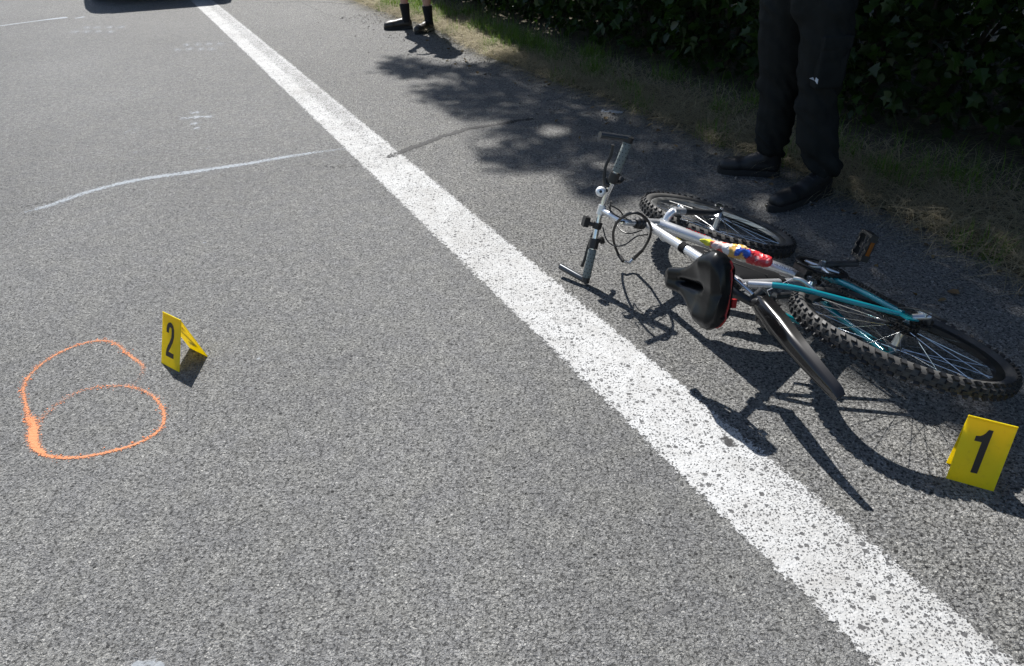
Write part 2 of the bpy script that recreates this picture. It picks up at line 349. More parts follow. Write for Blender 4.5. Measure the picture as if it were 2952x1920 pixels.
for L_, w, dn in (([(1118, 455), (1150, 442), (1180, 430), (1262, 398), (1350, 372), (1440, 358), (1540, 342)], .085, 1.1), ([(890, 478), (985, 482), (1030, 478)], .06, .45), ([(760, 8), (900, 6), (1000, 12)], .05, .75), ([(850, -2), (940, 40), (1010, 62)], .05, .35), ([(60, 598), (170, 578)], .016, .7), ([(1640, 258), (1500, 205), (1420, 190)], .03, .5)):
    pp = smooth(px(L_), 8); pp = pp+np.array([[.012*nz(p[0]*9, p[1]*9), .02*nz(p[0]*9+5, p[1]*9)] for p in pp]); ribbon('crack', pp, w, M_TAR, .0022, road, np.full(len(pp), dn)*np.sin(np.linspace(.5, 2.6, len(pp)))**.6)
# smears of tyre tread and white scuffs
def smear(cx, cy, w, h, n, dn, ang=0.):
    p = gz(cx, cy)[:2]
    for i in range(n):
        for j in range(2):
            o = p+np.array([(i-(n-1)/2)*w/n, (j-.5)*h*.5])+RNG.normal(0, .006, 2); dr = np.array([math.cos(ang), math.sin(ang)])*h*.2
            ribbon('scuff', [o-dr, o, o+dr], w/n*1.25, M_CHALK, .0013, road, [dn*.5, dn, dn*.6])
for u_, v_, w_, d_ in ((570, 324, .07, .8), (558, 326, .06, .7), (566, 338, .09, .9), (552, 340, .06, .7), (580, 337, .06, .65), (532, 341, .07, .75), (523, 344, .04, .6), (600, 337, .07, .8), (610, 335, .04, .5), (563, 356, .07, .85), (566, 370, .06, .7), (545, 322, .04, .45), (588, 324, .04, .4)):
    c_ = gz(u_, v_)[:2]; a_ = RNG.uniform(0, 3.1); dr = np.array([math.cos(a_), math.sin(a_)])*w_*.6; ribbon('scuff', [c_-dr, c_-dr*.4, c_+dr*.4, c_+dr], w_*1.2, M_CHALK, .001+.00006*(u_ % 9), road, [0, d_*1.2, d_*1.2, 0])
smear(285, 85, .5, .5, 4, .62, 1.9); smear(575, 135, .42, .46, 4, .62, 1.9); smear(380, 378, .07, .12, 2, .5, 1.2)
for u, v in ((390, 439), (598, 428), (583, 445), (257, 170), (315, 320), (248, 228), (1040, 640), (745, 1035), (590, 700)): ribbon('scuff', [gz(u-5, v+1)[:2], gz(u, v)[:2], gz(u+5, v-1)[:2]], .02, M_CHALK, .0013, road, [.9, 1.1, .9])
ribbon('scuff', smooth(px([(365, 1935), (400, 1916), (440, 1912), (470, 1925)]), 6), .03, M_CHALK, .0013, road, np.full(19, 1.1))
ribbon('scuff', [gz(1905, 1768)[:2], gz(1922, 1756)[:2], gz(1938, 1748)[:2]], .022, paint('grey_gum', (.1, .1, .1), (90, .8, .8)), .0013, road, [.9, 1.2, .9])
ribbon('scuff', [gz(1734, 319)[:2], gz(1760, 321)[:2], gz(1795, 325)[:2]], .075, paint('pale_gum', (.33, .36, .39), (40, .96, .45)), .0014, shoulder, [1., 1.2, .9])
ribbon('hole', smooth(px([(2085, 1262), (2093, 1270), (2104, 1279), (2112, 1288)]), 4), .05, M_TAR, .0026, line, [.6, .8, .9, 1., 1.1, 1.2, 1.2, 1.1, 1., .9, .8, .7, .6])
# orange sprayed loop
lp = [(82, 1215), (76, 1165), (68, 1130), (70, 1110), (92, 1060), (140, 1028), (210, 996), (290, 982), (345, 1004), (412, 1062), (398, 1093), (390, 1102)]
lp = [(88, 1225), (80, 1190), (70, 1150), (68, 1120), (84, 1085), (120, 1050), (170, 1018), (225, 995), (290, 982), (335, 992), (370, 1022), (412, 1055), (405, 1085), (392, 1105)]
l2 = [(392, 1104), (360, 1112), (330, 1114), (280, 1116), (230, 1128), (190, 1148), (150, 1180), (120, 1205), (100, 1228)]
l3 = [(360, 1113), (400, 1122), (440, 1142), (465, 1172), (474, 1200), (464, 1235), (430, 1262), (380, 1285), (320, 1302), (240, 1318), (180, 1320), (130, 1312), (105, 1295), (95, 1275), (92, 1250), (95, 1225), (88, 1205)]
loop = empty('spray_paint_loop', tuple(gz(270, 1150))); tag(loop, 'orange sprayed double loop painted on the grey asphalt beside the number 2 marker', 'paint mark')
def sprayed(L_, w0, dens, wid):
    pp = smooth(px(L_), 8); t = np.linspace(0, 1, len(pp)); off = np.array(loop.location)[:2]
    ribbon('paint_stroke', pp-off, w0*np.interp(t, *wid), M_ORNG, .0011+.0003*len(loop.children), loop, np.interp(t, *dens))
sprayed(lp, .024, ([0, .15, .6, .82, .88, .93, 1], [.95, .68, .64, .74, .3, .08, .0]), ([0, .12, 1], [1.8, 1, 1]))
sprayed(l2, .026, ([0, .1, .3, .55, .7, .85, 1], [.1, .36, .42, .3, .22, .34, .55]), ([0, .6, 1], [.9, .9, 1.8]))
sprayed(l3, .025, ([0, .1, .25, .6, .8, 1], [.5, .6, .8, .85, .95, 1.05]), ([0, .7, .85, 1], [.8, 1., 1.2, 1.9]))
sprayed([(97, 1232), (96, 1262), (104, 1290), (128, 1308)], .03, ([0, 1], [1.2, 1.1]), ([0, .5, 1], [1.9, 1.7, 1.]))

def overspray(L_, n, spread):
    pp = smooth(px(L_), 8); off = np.array([*np.array(loop.location)[:2], 0.]); mb = MB()
    for i in range(n):
        c = pp[RNG.integers(len(pp))]+RNG.normal(0, spread, 2); r = RNG.gamma(1.6, .0006)+.0004; a0 = RNG.random()*6
        mb.add([np.array([c[0]+r*math.cos(a0+k*1.05), c[1]+r*math.sin(a0+k*1.05)*RNG.uniform(.6, 1.2), .0021])-off for k in range(6)], [(0, 1, 2, 3, 4, 5)])
    o = obj('overspray', mb, mat('orange_dots', (.6, .18, .06), .8), loop, sm=0); tag(o, kind='stuff')
overspray(lp[:-3], 260, .009); overspray(l3, 280, .009); overspray(l2[2:], 90, .009)
# ================================================================== VEGETATION
def leaf_mat(name, cols, rough=.45, trans=.35):
    q = NT(name); g = q.t.nodes.new('ShaderNodeNewGeometry'); r = g.outputs['Random Per Island']
    c = q.mix(q.rng(r, 0, .5), cols[0], cols[1]); c = q.mix(q.rng(r, .5, 1.), c, cols[2]); q.t.links.new(c, q.b.inputs['Base Color'])
    q.b.inputs['Roughness'].default_value = rough; q.b.inputs['Specular IOR Level'].default_value = .3
    tr = q.t.nodes.new('ShaderNodeBsdfTranslucent'); c2 = q.mix(1., c, (1.3, 1.5, .5), 'MULTIPLY'); q.t.links.new(c2, tr.inputs[0]); mx = q.t.nodes.new('ShaderNodeMixShader'); mx.inputs[0].default_value = trans
    q.t.links.new(q.b.outputs[0], mx.inputs[1]); q.t.links.new(tr.outputs[0], mx.inputs[2]); q.t.links.new(mx.outputs[0], q.out.inputs[0]); return q.M
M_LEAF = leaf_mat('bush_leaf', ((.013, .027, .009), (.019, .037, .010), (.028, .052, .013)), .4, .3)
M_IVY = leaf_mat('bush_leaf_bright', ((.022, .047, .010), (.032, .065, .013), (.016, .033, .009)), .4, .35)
M_TREE = leaf_mat('tree_leaf', ((.035, .07, .018), (.05, .09, .02), (.03, .055, .014)), .4, .25)
M_BARK = mat('bark', (.06, .048, .035), .9, bump=(35, .9, .02), var=.3, vscale=8)
# leaf templates: folded, pointed, lobed rim
LEAF_A = np.array([(0, 0, 0), (.32, .28, .05), (.30, .62, .03), (0, 1, -.08), (-.30, .62, .03), (-.32, .28, .05), (0, .35, -.05), (0, .68, -.05)])
LFA = np.array([(0, 1, 6), (1, 2, 6), (2, 7, 6), (2, 3, 7), (3, 4, 7), (4, 6, 7), (4, 5, 6), (5, 0, 6)])
LEAF_B = np.array([(0, 0, 0), (.42, .12, .05), (.28, .4, .0), (.5, .62, .06), (.2, .68, .02), (0, 1.05, -.06), (-.2, .68, .02), (-.5, .62, .06), (-.28, .4, 0), (-.42, .12, .05), (0, .45, -.05)])
LFB = np.array([(i, (i+1) % 10, 10) for i in range(10)])
LEAF_C = np.array([(0, 0, 0), (.3, .45, .06), (0, 1, -.05), (-.3, .45, .06)]); LFC = np.array([(0, 1, 2), (0, 2, 3)])
def rotmats(n, up=.6):
    """random leaf frames: blade hangs outward, facing mostly up"""
    a = RNG.uniform(0, 2*np.pi, n); el = RNG.normal(-.35, .55, n); Y = np.stack([np.cos(a)*np.cos(el), np.sin(a)*np.cos(el), np.sin(el)], 1)
    Zr = np.stack([RNG.normal(0, .55, n), RNG.normal(0, .55, n), np.full(n, up)], 1); X = np.cross(Y, Zr); X /= np.linalg.norm(X, axis=1, keepdims=True)+1e-9; Z = np.cross(X, Y)
    return np.stack([X, Y, Z], 2)
def leaves(P, size, tmpl, up=.6):
    LV, LF = tmpl; n = len(P); Rm = rotmats(n, up); sz = np.broadcast_to(size, (n,))
    V = np.einsum('nij,kj->nki', Rm, LV)*sz[:, None, None]+P[:, None, :]
    F = LF[None]+(np.arange(n)*len(LV))[:, None, None]
    return V.reshape(-1, 3), F.reshape(-1, 3)
def pip(P, poly):
    x, y = P[:, 0], P[:, 1]; ins = np.zeros(len(P), bool); j = len(poly)-1
    for i in range(len(poly)):
        xi, yi = poly[i]; xj, yj = poly[j]
        c = ((yi > y) != (yj > y)) & (x < (xj-xi)*(y-yi)/(yj-yi+1e-12)+xi); ins ^= c; j = i
    return ins
# start of the bushes behind the grass
BE = np.array([gz(*p)[:2] for p in [(1215, -6), (1290, 30), (1480, 105), (1700, 185), (2000, 275), (2200, 335), (2450, 430), (2700, 490), (2952, 560)]])
be_s = BE@RD; be_n = BE@RN; _o = np.argsort(be_s); be_s, be_n = be_s[_o], be_n[_o]
def bush_n(s): return line_n(s, km)+np.interp(s, be_s, be_n-line_n(be_s, km))
def twigs(mb, base, tips, r0):
    for t in tips:
        m_ = (np.array(base)+t)/2+RNG.normal(0, .06, 3); mb.add(*tube(smooth([base, m_, t], 4), np.linspace(r0, .003, 9), 6))
bush_lab = ['dark leafy bush at the roadside on the verge beside the far bystander',
  'dark leafy bush on the verge between the far bystander and the upper handlebar end', 'deep shaded bush behind the dry grass just beyond the handlebar',
  'dark bush rising directly behind the standing dark trousers', 'shaded bush with large lobed leaves to the right of the standing dark trousers',
  'shadowed bush hanging over green grass behind the bicycle rear wheel', 'roadside bush next to the number 1 marker side of the verge', 'distant leafy bush where the verge narrows along the road']
segs = [(8.6, 10.6), (7., 8.8), (5.6, 7.2), (4.3, 5.8), (3., 4.5), (1.5, 3.2), (-1.2, 1.7), (10.4, 14)]
for (s0, s1), lab in zip(segs, bush_lab):
    sc_ = (s0+s1)/2; root = rp(sc_, float(bush_n(sc_))+.8); ln = s1-s0
    B = empty('bush', (root[0], root[1], .1)); tag(B, lab, 'bush', 'bushes along the verge'); O = np.array([root[0], root[1], .1])
    near = sc_ < 6; dens = 4600 if near else 3800
    n = int(dens*ln); s = RNG.uniform(s0, s1, n); u = RNG.random(n)
    # rounded overhanging front, thick body
    top = np.interp(s, [6.6, 8.2], [2.3, 1.25])+.4*np.array([nz(x*1.3, 4.) for x in s])+np.where(u > .75, .5, 0); z = RNG.random(n)**.85*top
    bulge = .22*np.sin(np.clip(z/1.6, 0, 1)*np.pi*.5)+.16*np.array([nz(a_*2.2, b_*2.2, 7) for a_, b_ in zip(s, z)])
    depth = np.where(u < .5, np.abs(RNG.normal(0, .16, n)), RNG.uniform(.1, 2.6, n))
    nn = bush_n(s)-bulge+depth+.10*np.exp(-z*6)
    P = np.stack([s*RD[0]+nn*RN[0], s*RD[1]+nn*RN[1], z+.1+.06], 1)-O
    pick = RNG.random(n) < (.55 if near else .8)
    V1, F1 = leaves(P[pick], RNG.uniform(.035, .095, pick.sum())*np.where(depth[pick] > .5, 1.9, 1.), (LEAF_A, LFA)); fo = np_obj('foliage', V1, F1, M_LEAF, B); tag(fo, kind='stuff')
    rest = P[~pick]; k = 0
    if 1.4 < sc_ < 6:      # large leaves that can be told apart, one by one
        zz = rest[:, 2]; front = np.argsort(depth[~pick]+np.maximum(0, zz-1.0)*3+RNG.random(len(zz))*.2); big = front[:95]; rest = np.delete(rest, big, 0)
        lm = bpy.data.meshes.new('leaf'); lm.from_pydata(LEAF_B.tolist(), [], LFB.tolist()); lm.materials.append(M_IVY)
        Rm = rotmats(95)
        Pb = P[~pick][big]
        for i in range(95):
            o = bpy.data.objects.new('leaf', lm); COL.objects.link(o); o.parent = B; sz = RNG.uniform(.06, .1)
            mt = Matrix(Rm[i].tolist()).to_4x4() @ Matrix.Scale(sz, 4); mt.translation = Vector(Pb[i]); o.matrix_local = mt
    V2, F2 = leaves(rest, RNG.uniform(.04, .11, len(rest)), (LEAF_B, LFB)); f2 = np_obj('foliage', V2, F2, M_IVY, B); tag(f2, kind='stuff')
    for i in range(5):
        sx = s0+ln*(i+.5)/5; b_ = rp(sx, float(bush_n(sx))+.45+.5*RNG.random()); base = np.array([b_[0], b_[1], .12])-O; mb = MB()
        twigs(mb, base, [base+np.array([RNG.normal(0, .3), RNG.normal(0, .3), RNG.uniform(.9, 2.)]) for _ in range(4)], .018); obj('stem', mb, M_BARK, B)
# ---- trees whose crowns shade the shoulder; what they may shade on the ground:
SHADE = [(1640, 120), (1560, 175), (1500, 183), (1380, 186), (1270, 192), (1130, 160), (1105, 208), (1160, 228), (1265, 214), (1350, 238), (1210, 258), (1215, 285), (1330, 312), (1300, 338), (1400, 346), (1545, 338),
         (1420, 372), (1400, 385), (1560, 410), (1395, 430), (1420, 478), (1510, 500), (1565, 482), (1640, 500), (1680, 560), (1745, 600), (1800, 560), (1880, 585), (1960, 650), (2090, 690), (2180, 780), (2290, 880), (2330, 985), (2440, 1085), (2560, 1140), (2660, 1210), (2760, 1270), (2860, 1300), (3000, 1420), (3400, 1700)]
SP = [tuple(gz(*p)[:2]) for p in SHADE]; SP += [(3.2, -3), (9, -3), (9, 8.5), (3.5, 7.4)]
LIT = [[(1900, 590), (1990, 600), (2010, 650), (1930, 640)], [(2150, 575), (2225, 570), (2240, 605), (2170, 610)], [(1540, 395), (1580, 360), (1650, 372), (1600, 402)], [(1720, 470), (1760, 455), (1790, 490), (1750, 500)]]
LITG = [[tuple(gz(*p)[:2]) for p in L_] for L_ in LIT]
trees = [((2.35, 8.4), 8.6, 'slender roadside tree overhanging the verge near the far bystander'), ((2.5, 6.0), 8.8, 'roadside tree standing in the bushes beyond the handlebar'),
         ((3.4, 4.2), 8.2, 'roadside tree in the bushes behind the standing dark trousers'), ((4.3, 2.3), 8.4, 'roadside tree in the bushes to the right of the bicycle'), ((4.9, 7.2), 9.4, 'taller tree set back behind the roadside bushes')]
NT_ = 190000
Sg = np.stack([RNG.uniform(-1.6, 6.5, NT_), RNG.uniform(-1.5, 8.6, NT_)], 1)          # ground points to be shaded
wob = np.array([[.06*nz(p[0]*3, p[1]*3, 1), .06*nz(p[0]*3, p[1]*3, 5)] for p in Sg])
ok = pip(Sg+wob+RNG.normal(0, 1, Sg.shape)*np.where(Sg[:, 1] > 3.4, .06, .018)[:, None], SP)
for L_ in LITG: ok &= ~pip(Sg+wob*.5, L_)
hole = np.array([nz(p[0]*2.1, p[1]*2.1, 11) for p in Sg]); ok &= (hole < np.where(Sg[:, 1] > 4.2, .55, .78)) | (RNG.random(NT_) < .35)
Sg = Sg[ok]
zc = 5.4+2.8*RNG.random(len(Sg))+.5*np.array([nz(p[0]*1.2, p[1]*1.2, 3) for p in Sg]); zc = np.where(RNG.random(len(Sg)) < .5, 5.6+.6*np.array([nz(p[0]*.9, p[1]*.9, 9) for p in Sg])+.25*RNG.random(len(Sg)), zc)
PT = np.concatenate([Sg, np.zeros((len(Sg), 1))], 1)+SUN*(zc/SUN[2])[:, None]
TX = np.array([t[0] for t in trees]); own = np.argmin(((PT[:, None, :2]-TX[None])**2).sum(2), 1)
for i, ((tx, ty), H, lab) in enumerate(trees):
    B = empty('roadside_tree', (tx, ty, .15)); tag(B, lab, 'tree', 'trees along the verge'); O = np.array([tx, ty, .15])
    Pl = PT[own == i]-O
    V, F = leaves(Pl, RNG.uniform(.06, .1, len(Pl)), (LEAF_C, LFC), up=1.); cr = np_obj('crown', V, F, M_TREE, B); tag(cr, kind='stuff')
    mb = MB(); tr = smooth([(0, 0, -.2), (.04, .03, 1.2), (-.05, .06, 2.6), (.05, .1, 4.6), (.03, 0, H-1.2)], 5); mb.add(*tube(tr, np.linspace(.12, .03, len(tr)), 10)); tk = obj('trunk', mb, M_BARK, B)
    if len(Pl) > 30:
        for k in range(9):
            tip = Pl[RNG.integers(len(Pl))]; st = tr[min(len(tr)-1, int(len(tr)*RNG.uniform(.45, .9)))]; m_ = (st+tip)/2+np.array([0, 0, .25]); mb = MB(); mb.add(*tube(smooth([st, m_, tip], 5), np.linspace(.032, .006, 11), 7)); obj('limb', mb, M_BARK, B)
# ---- grass and straw on the verge
def blades(n, s_rng, d_fun, ln, wd, lean, flat, zoff=0.):
    s = RNG.uniform(*s_rng, n); d = d_fun(n, s); e = np.interp(s, SE, eN); nn = e+d
    base = np.stack([s*RD[0]+nn*RN[0], s*RD[1]+nn*RN[1], np.array([verge_z(a_, b_) for a_, b_ in zip(s, d)])+zoff], 1)
    az = RNG.uniform(0, 2*np.pi, n); L_ = RNG.uniform(*ln, n); w = RNG.uniform(*wd, n); le = np.clip(RNG.normal(lean, .35, n), .05, 1.5)
    D = np.stack([np.cos(az), np.sin(az)], 1); Sd = np.stack([-D[:, 1], D[:, 0], np.zeros(n)], 1); V = np.zeros((n, 7, 3))
    for k, t in enumerate((0., .38, .72, 1.)):
        th = le*(.35+.9*t); r = L_*t; h = r*np.cos(th)*(1-flat)+flat*.03*np.sin(t*3); o = r*np.sin(np.clip(th, 0, 1.57)) if flat < .5 else r
        c = base+np.concatenate([D*o[:, None], np.maximum(h, .002)[:, None]], 1)
        if k < 3: ww = (w*(1-.3*k))[:, None]/2; V[:, 2*k] = c-Sd*ww; V[:, 2*k+1] = c+Sd*ww
        else: V[:, 6] = c
    F = np.array([(0, 1, 3), (0, 3, 2), (2, 3, 5), (2, 5, 4), (4, 5, 6)])[None]+(np.arange(n)*7)[:, None, None]
    return V.reshape(-1, 3), F.reshape(-1, 3)
M_STRAW = leaf_mat('straw', ((.28, .235, .15), (.40, .345, .235), (.16, .13, .075)), .7, .2)
M_GRASS = leaf_mat('grass_blade', ((.075, .15, .022), (.13, .20, .035), (.045, .09, .014)), .5, .35)
gw = lambda s: np.maximum(.3, bush_n(s)-np.interp(s, SE, eN))
V, F = blades(26000, (-1.5, 11), lambda n, s: np.abs(RNG.normal(.0, 1, n))*gw(s)*.42-.03, (.10, .42), (.0022, .0045), 1.1, .85, .014); tag(np_obj('dry_grass', V, F, M_STRAW), kind='stuff')
V2, F2 = blades(5000, (-1.5, 11), lambda n, s: RNG.uniform(.05, 1.1, n)*gw(s), (.05, .18), (.0025, .0045), .9, .3); tag(np_obj('standing_straw', V2, F2, M_STRAW), kind='stuff')
def tuft_d(n, s): return gw(s)*np.clip(RNG.normal(1., .22, n), .3, 1.5)
V, F = blades(1500, (-1., 10.5), tuft_d, (.06, .2), (.003, .006), .6, 0.)
tf = [(RNG.uniform(5.6, 9.4), RNG.uniform(.0, .45)) for _ in range(44)]+[(RNG.uniform(2., 6.), RNG.uniform(.1, .6)) for _ in range(16)]+[(x_, .0) for x_ in (5.0, 4.1, 3.3, 2.9, 1.6)]
VV = [V]; FF = [F]; off = len(V)
for (s_, d_) in tf:
    v_, f_ = blades(130, (s_-.13, s_+.13), lambda n, s: np.maximum(-.05, RNG.normal(d_, .05, n)), (.05, .17), (.0035, .007), .6, 0.); VV.append(v_); FF.append(f_+off); off += len(v_)
tag(np_obj('green_grass', np.concatenate(VV), np.concatenate(FF), M_GRASS), kind='stuff')
# ---- crumbs of stone and litter on the shoulder
n = 5200; s = RNG.uniform(-1.5, 9, n); e = np.interp(s, SE, eN); d = -np.abs(RNG.normal(0, .35, n)); pn = e+d
P = np.stack([s*RD[0]+pn*RN[0], s*RD[1]+pn*RN[1], np.full(n, .0015)], 1); ico = bmesh.new(); bmesh.ops.create_icosphere(ico, subdivisions=1, radius=1); IV = np.array([v.co[:] for v in ico.verts]); IF = np.array([[v.index for v in f.verts] for f in ico.faces]); ico.free()
sz = RNG.gamma(2.2, .0012, n)+.001; V = IV[None]*(sz[:, None, None]*RNG.uniform(.6, 1.2, (n, 1, 3)))*(1+RNG.normal(0, .12, (n, len(IV), 1)))+P[:, None]
tag(np_obj('loose_grit', V.reshape(-1, 3), (IF[None]+(np.arange(n)*len(IV))[:, None, None]).reshape(-1, 3), mat('grit', (.13, .12, .105), .9, var=.5, vscale=90)), kind='stuff')
n = 420; s = RNG.uniform(-1.2, 9, n); pn = np.interp(s, SE, eN)+RNG.normal(.12, .28, n); P = np.stack([s*RD[0]+pn*RN[0], s*RD[1]+pn*RN[1], np.array([max(0., verge_z(a_, b_))+.012 for a_, b_ in zip(s, pn-np.interp(s, SE, eN))])], 1)
V, F = leaves(P, RNG.uniform(.02, .05, n), (LEAF_A*np.array([1, 1, 2.]), LFA), up=2.5); tag(np_obj('leaf_litter', V, F, leaf_mat('dead_leaf', ((.10, .06, .03), (.16, .11, .055), (.07, .05, .02)), .7, .1)), kind='stuff')
# ================================================================== BICYCLE (own axes: x forward, y left, z up, origin at the rear axle)
BR = np.array([[-0.29038, -0.25324, -0.92280], [0.95519, -0.13461, -0.26363], [-0.05746, -0.95799, 0.28098]])
_u, _s, _v = np.linalg.svd(BR); BR = _u @ _v
BT = np.array([1.1819, 1.8839, .177])
bike = empty('bicycle'); mw = Matrix(BR.tolist()).to_4x4(); mw.translation = Vector(BT); bike.matrix_world = mw
tag(bike, 'silver and teal mountain bicycle lying on its side on the road shoulder', 'bicycle')
def toL(p): return BR.T @ (np.asarray(p, float)-BT)
def pz(u, v, z): return toL(gz(u, v, z))             # photo pixel at a height above the road -> bicycle axes
def pl(u, v, y=0.):                                  # photo pixel on a plane of the bicycle
    d = BR.T @ ray(u, v); o = toL((0, 0, CAMH)); return o+d*((y-o[1])/d[1])
V3 = lambda *a: np.array(a, float)
M_SIL = mat('silver_paint', (.66, .67, .69), .25, .62, coat=.5, var=.06, vscale=12); M_CHR = mat('chrome', (.72, .73, .74), .16, 1.); M_ALU = mat('brushed_aluminium', (.58, .59, .6), .34, 1., var=.1)
M_TEAL = mat('teal_paint', (.004, .22, .27), .24, .15, coat=.7, var=.1, vscale=15); M_BLK = mat('black_plastic', (.012, .012, .013), .42, var=.2); M_KNOB = mat('tread_rubber', (.011, .011, .012), .6, var=.3); M_RUB = mat('tyre_rubber', (.05, .049, .047), .85, bump=(160, .4, .001), var=.35, vscale=14)
M_STL = mat('dark_steel', (.07, .068, .065), .42, .9, var=.4, vscale=50); M_GRIP = mat('grey_grip', (.15, .175, .172), .8, bump=(300, .5, .0008)); M_RED = mat('red_plastic', (.26, .008, .008), .4); M_AMB = mat('amber_reflector', (.22, .065, .004), .25)
M_SAD = mat('saddle_vinyl', (.006, .0063, .007), .3, spec=.32, bump=(500, .15, .0004)); M_CAB = mat('cable_housing', (.012, .012, .013), .45); M_FORK = mat('fork_dark', (.06, .062, .066), .35, .5); M_BRIM = mat('black_rim', (.035, .035, .037), .35, .6)
M_MUD = mat('mudguard_plastic', (.0045, .0045, .005), .15, spec=.5); M_BAGF = mat('bag_nylon', (.009, .009, .010), .85, spec=.12, bump=(220, .5, .001)); M_LET = mat('black_lettering', (.01, .01, .015), .5); M_RLET = mat('red_lettering', (.6, .02, .03), .45); M_YLET = mat('yellow_lettering', (.75, .6, .03), .45)
DA = V3(-.3256, 0, .9455); PF = V3(.9455, 0, .3256); WB = 1.05
AX0 = V3(WB, 0, 0)-.04*PF; CROWN = AX0+.40*DA; HTT = CROWN+.12*DA; BBp = V3(.425, 0, -.02); SD = V3(-.309, 0, .951); ST = BBp+.46*SD
# ---- frame
fr = obj('frame', tube([CROWN, HTT], .0195, 20), M_SIL, bike); mb = MB(); mb.add(*tube([BBp+V3(0, -.036, 0), BBp+V3(0, .036, 0)], .021, 20)); obj('bottom_bracket', mb, M_STL, fr)
def letters(p0, p1, r, side, n, h, M, name):
    """a row of small printed strokes wrapped on a tube"""
    mb = MB(); p0, p1 = np.array(p0), np.array(p1); T = (p1-p0)/np.linalg.norm(p1-p0); s = np.array(side, float); s -= T*(s@T); s /= np.linalg.norm(s); B = np.cross(T, s); Lh = np.linalg.norm(p1-p0)
    for i in range(n):
        c = p0+T*Lh*(i+.5)/n; w = Lh/n*.62
        for (a0, b0, a1, b1) in random.choice([[(0, 0, 0, 1), (0, 1, 1, 1), (0, .5, .8, .5)], [(0, 0, 0, 1), (1, 0, 1, 1), (0, .5, 1, .5)], [(0, 0, .5, 1), (.5, 1, 1, 0)], [(0, 0, 1, 0), (0, 1, 1, 1), (0, 0, 0, 1)], [(.5, 0, .5, 1), (0, 1, 1, 1)]]):
            q = []
            for (a_, b_) in ((a0, b0), (a1, b1)):
                an = (b_-.5)*h/r; q.append(c+T*(a_-.5)*w+(r+.0004)*(math.cos(an)*s+math.sin(an)*B))
            mb.add(*tube(q, h*.085, 5))
    return obj(name, mb, M, fr)
t0, t1 = HTT-.022*DA, ST-.02*SD; tt = obj('top_tube', tube([t0, t1], .0165, 18), M_SIL, fr)
d0, d1 = CROWN+.025*DA, BBp; dt = obj('down_tube', tube([d0, d1], .0215, 20), M_SIL, fr)
upL = BR.T @ V3(-.2, -.35, .9)
L_ = lambda a, b, t: a+(b-a)*t
letters(L_(d0, d1, .17), L_(d0, d1, .33), .0215, BR.T @ V3(.45, .25, .85), 8, .016, M_RLET, 'lettering'); letters(L_(d0, d1, .34), L_(d0, d1, .5), .0215, BR.T @ V3(.45, .25, .85), 7, .02, M_LET, 'lettering')
letters(L_(d0, d1, .72), L_(d0, d1, .93), .0215, BR.T @ V3(-.1, -.55, .8), 14, .007, M_LET, 'lettering'); letters(L_(t0, t1, .12), L_(t0, t1, .32), .0165, BR.T @ V3(.5, .1, .85), 12, .009, M_LET, 'lettering'); letters(L_(t0, t1, .33), L_(t0, t1, .38), .0165, BR.T @ V3(.5, .1, .85), 3, .009, M_YLET, 'lettering')
obj('seat_tube', tube([BBp, ST+.012*SD], .016, 18), M_SIL, fr); obj('seat_clamp', tube([ST+.0*SD, ST+.02*SD], .0195, 16), M_BLK, fr)
for sgn in (-1, 1):
    p = smooth([ST+V3(-.012, sgn*.012, -.03), L_(ST, V3(0, 0, 0), .3)+V3(-.004, sgn*.045, 0), L_(ST, V3(0, 0, 0), .65)+V3(0, sgn*.058, 0), V3(.018, sgn*.066, .02)], 8); mb = MB(); v, f = tube(p, np.linspace(.0098, .0075, len(p)), 12); n12 = 12
    mb.add(v, f); mb.mi = [0 if (min(q)//n12) < 5 else 1 for q in f]; obj('seat_stay', mb, None, fr, mats=[M_SIL, M_TEAL])
    p = smooth([BBp+V3(-.03, sgn*.028, .0), L_(BBp, V3(0, 0, 0), .35)+V3(0, sgn*.052, 0), V3(.03, sgn*.066, -.004)], 8); obj('chain_stay', tube(p, np.linspace(.0125, .0085, len(p)), 12), M_TEAL, fr)
    mb = MB(); mb.add(*box((.004, sgn*.066, .004), (.05, .005, .045))); obj('dropout', mb, M_TEAL, fr)
for k, cpt in enumerate((.08, .42, .8)):
    mb = MB(); c = L_(t0, t1, cpt); mb.add(*tube([c-V3(.006, .012, .014), c+V3(.006, -.012, -.016)], .004, 8)); obj('cable_stop', mb, M_ALU, fr)
# ---- headset, stem, fork
obj('headset', MB().add(*lathe([(.008, -.004), (.0235, 0), (.0235, .012), (.019, .016), (.0215, .02), (.0215, .03), (.0145, .036), (.0145, .046)], HTT, DA, 24)).add(*lathe([(.02, .002), (.024, -.002), (.024, -.012), (.012, -.016)], CROWN, DA, 24)), M_BLK, bike)
CL = HTT+DA*.088+PF*.137
stem = obj('stem', tube(smooth([HTT+DA*.04, HTT+DA*.075, HTT+DA*.095+PF*.01, HTT+DA*.096+PF*.05, CL-PF*.008], 6), [.0118]*24+[.0115], 16), M_SIL, bike)
obj('clamp', tube([CL-V3(0, .018, 0), CL+V3(0, .018, 0)], .016, 18), M_SIL, stem); obj('bolt', tube([HTT+DA*.1, HTT+DA*.112], .007, 6), M_CHR, stem)
fork = obj('fork', tube([CROWN-DA*.012, CROWN+DA*.004], .024, 20), M_SIL, bike); obj('crown', MB().add(*tube(smooth([CROWN+V3(.004, -.055, -.03), CROWN+V3(0, -.03, -.012), CROWN+V3(0, .03, -.012), CROWN+V3(.004, .055, -.03)], 5), .0155, 14)), M_SIL, fork)
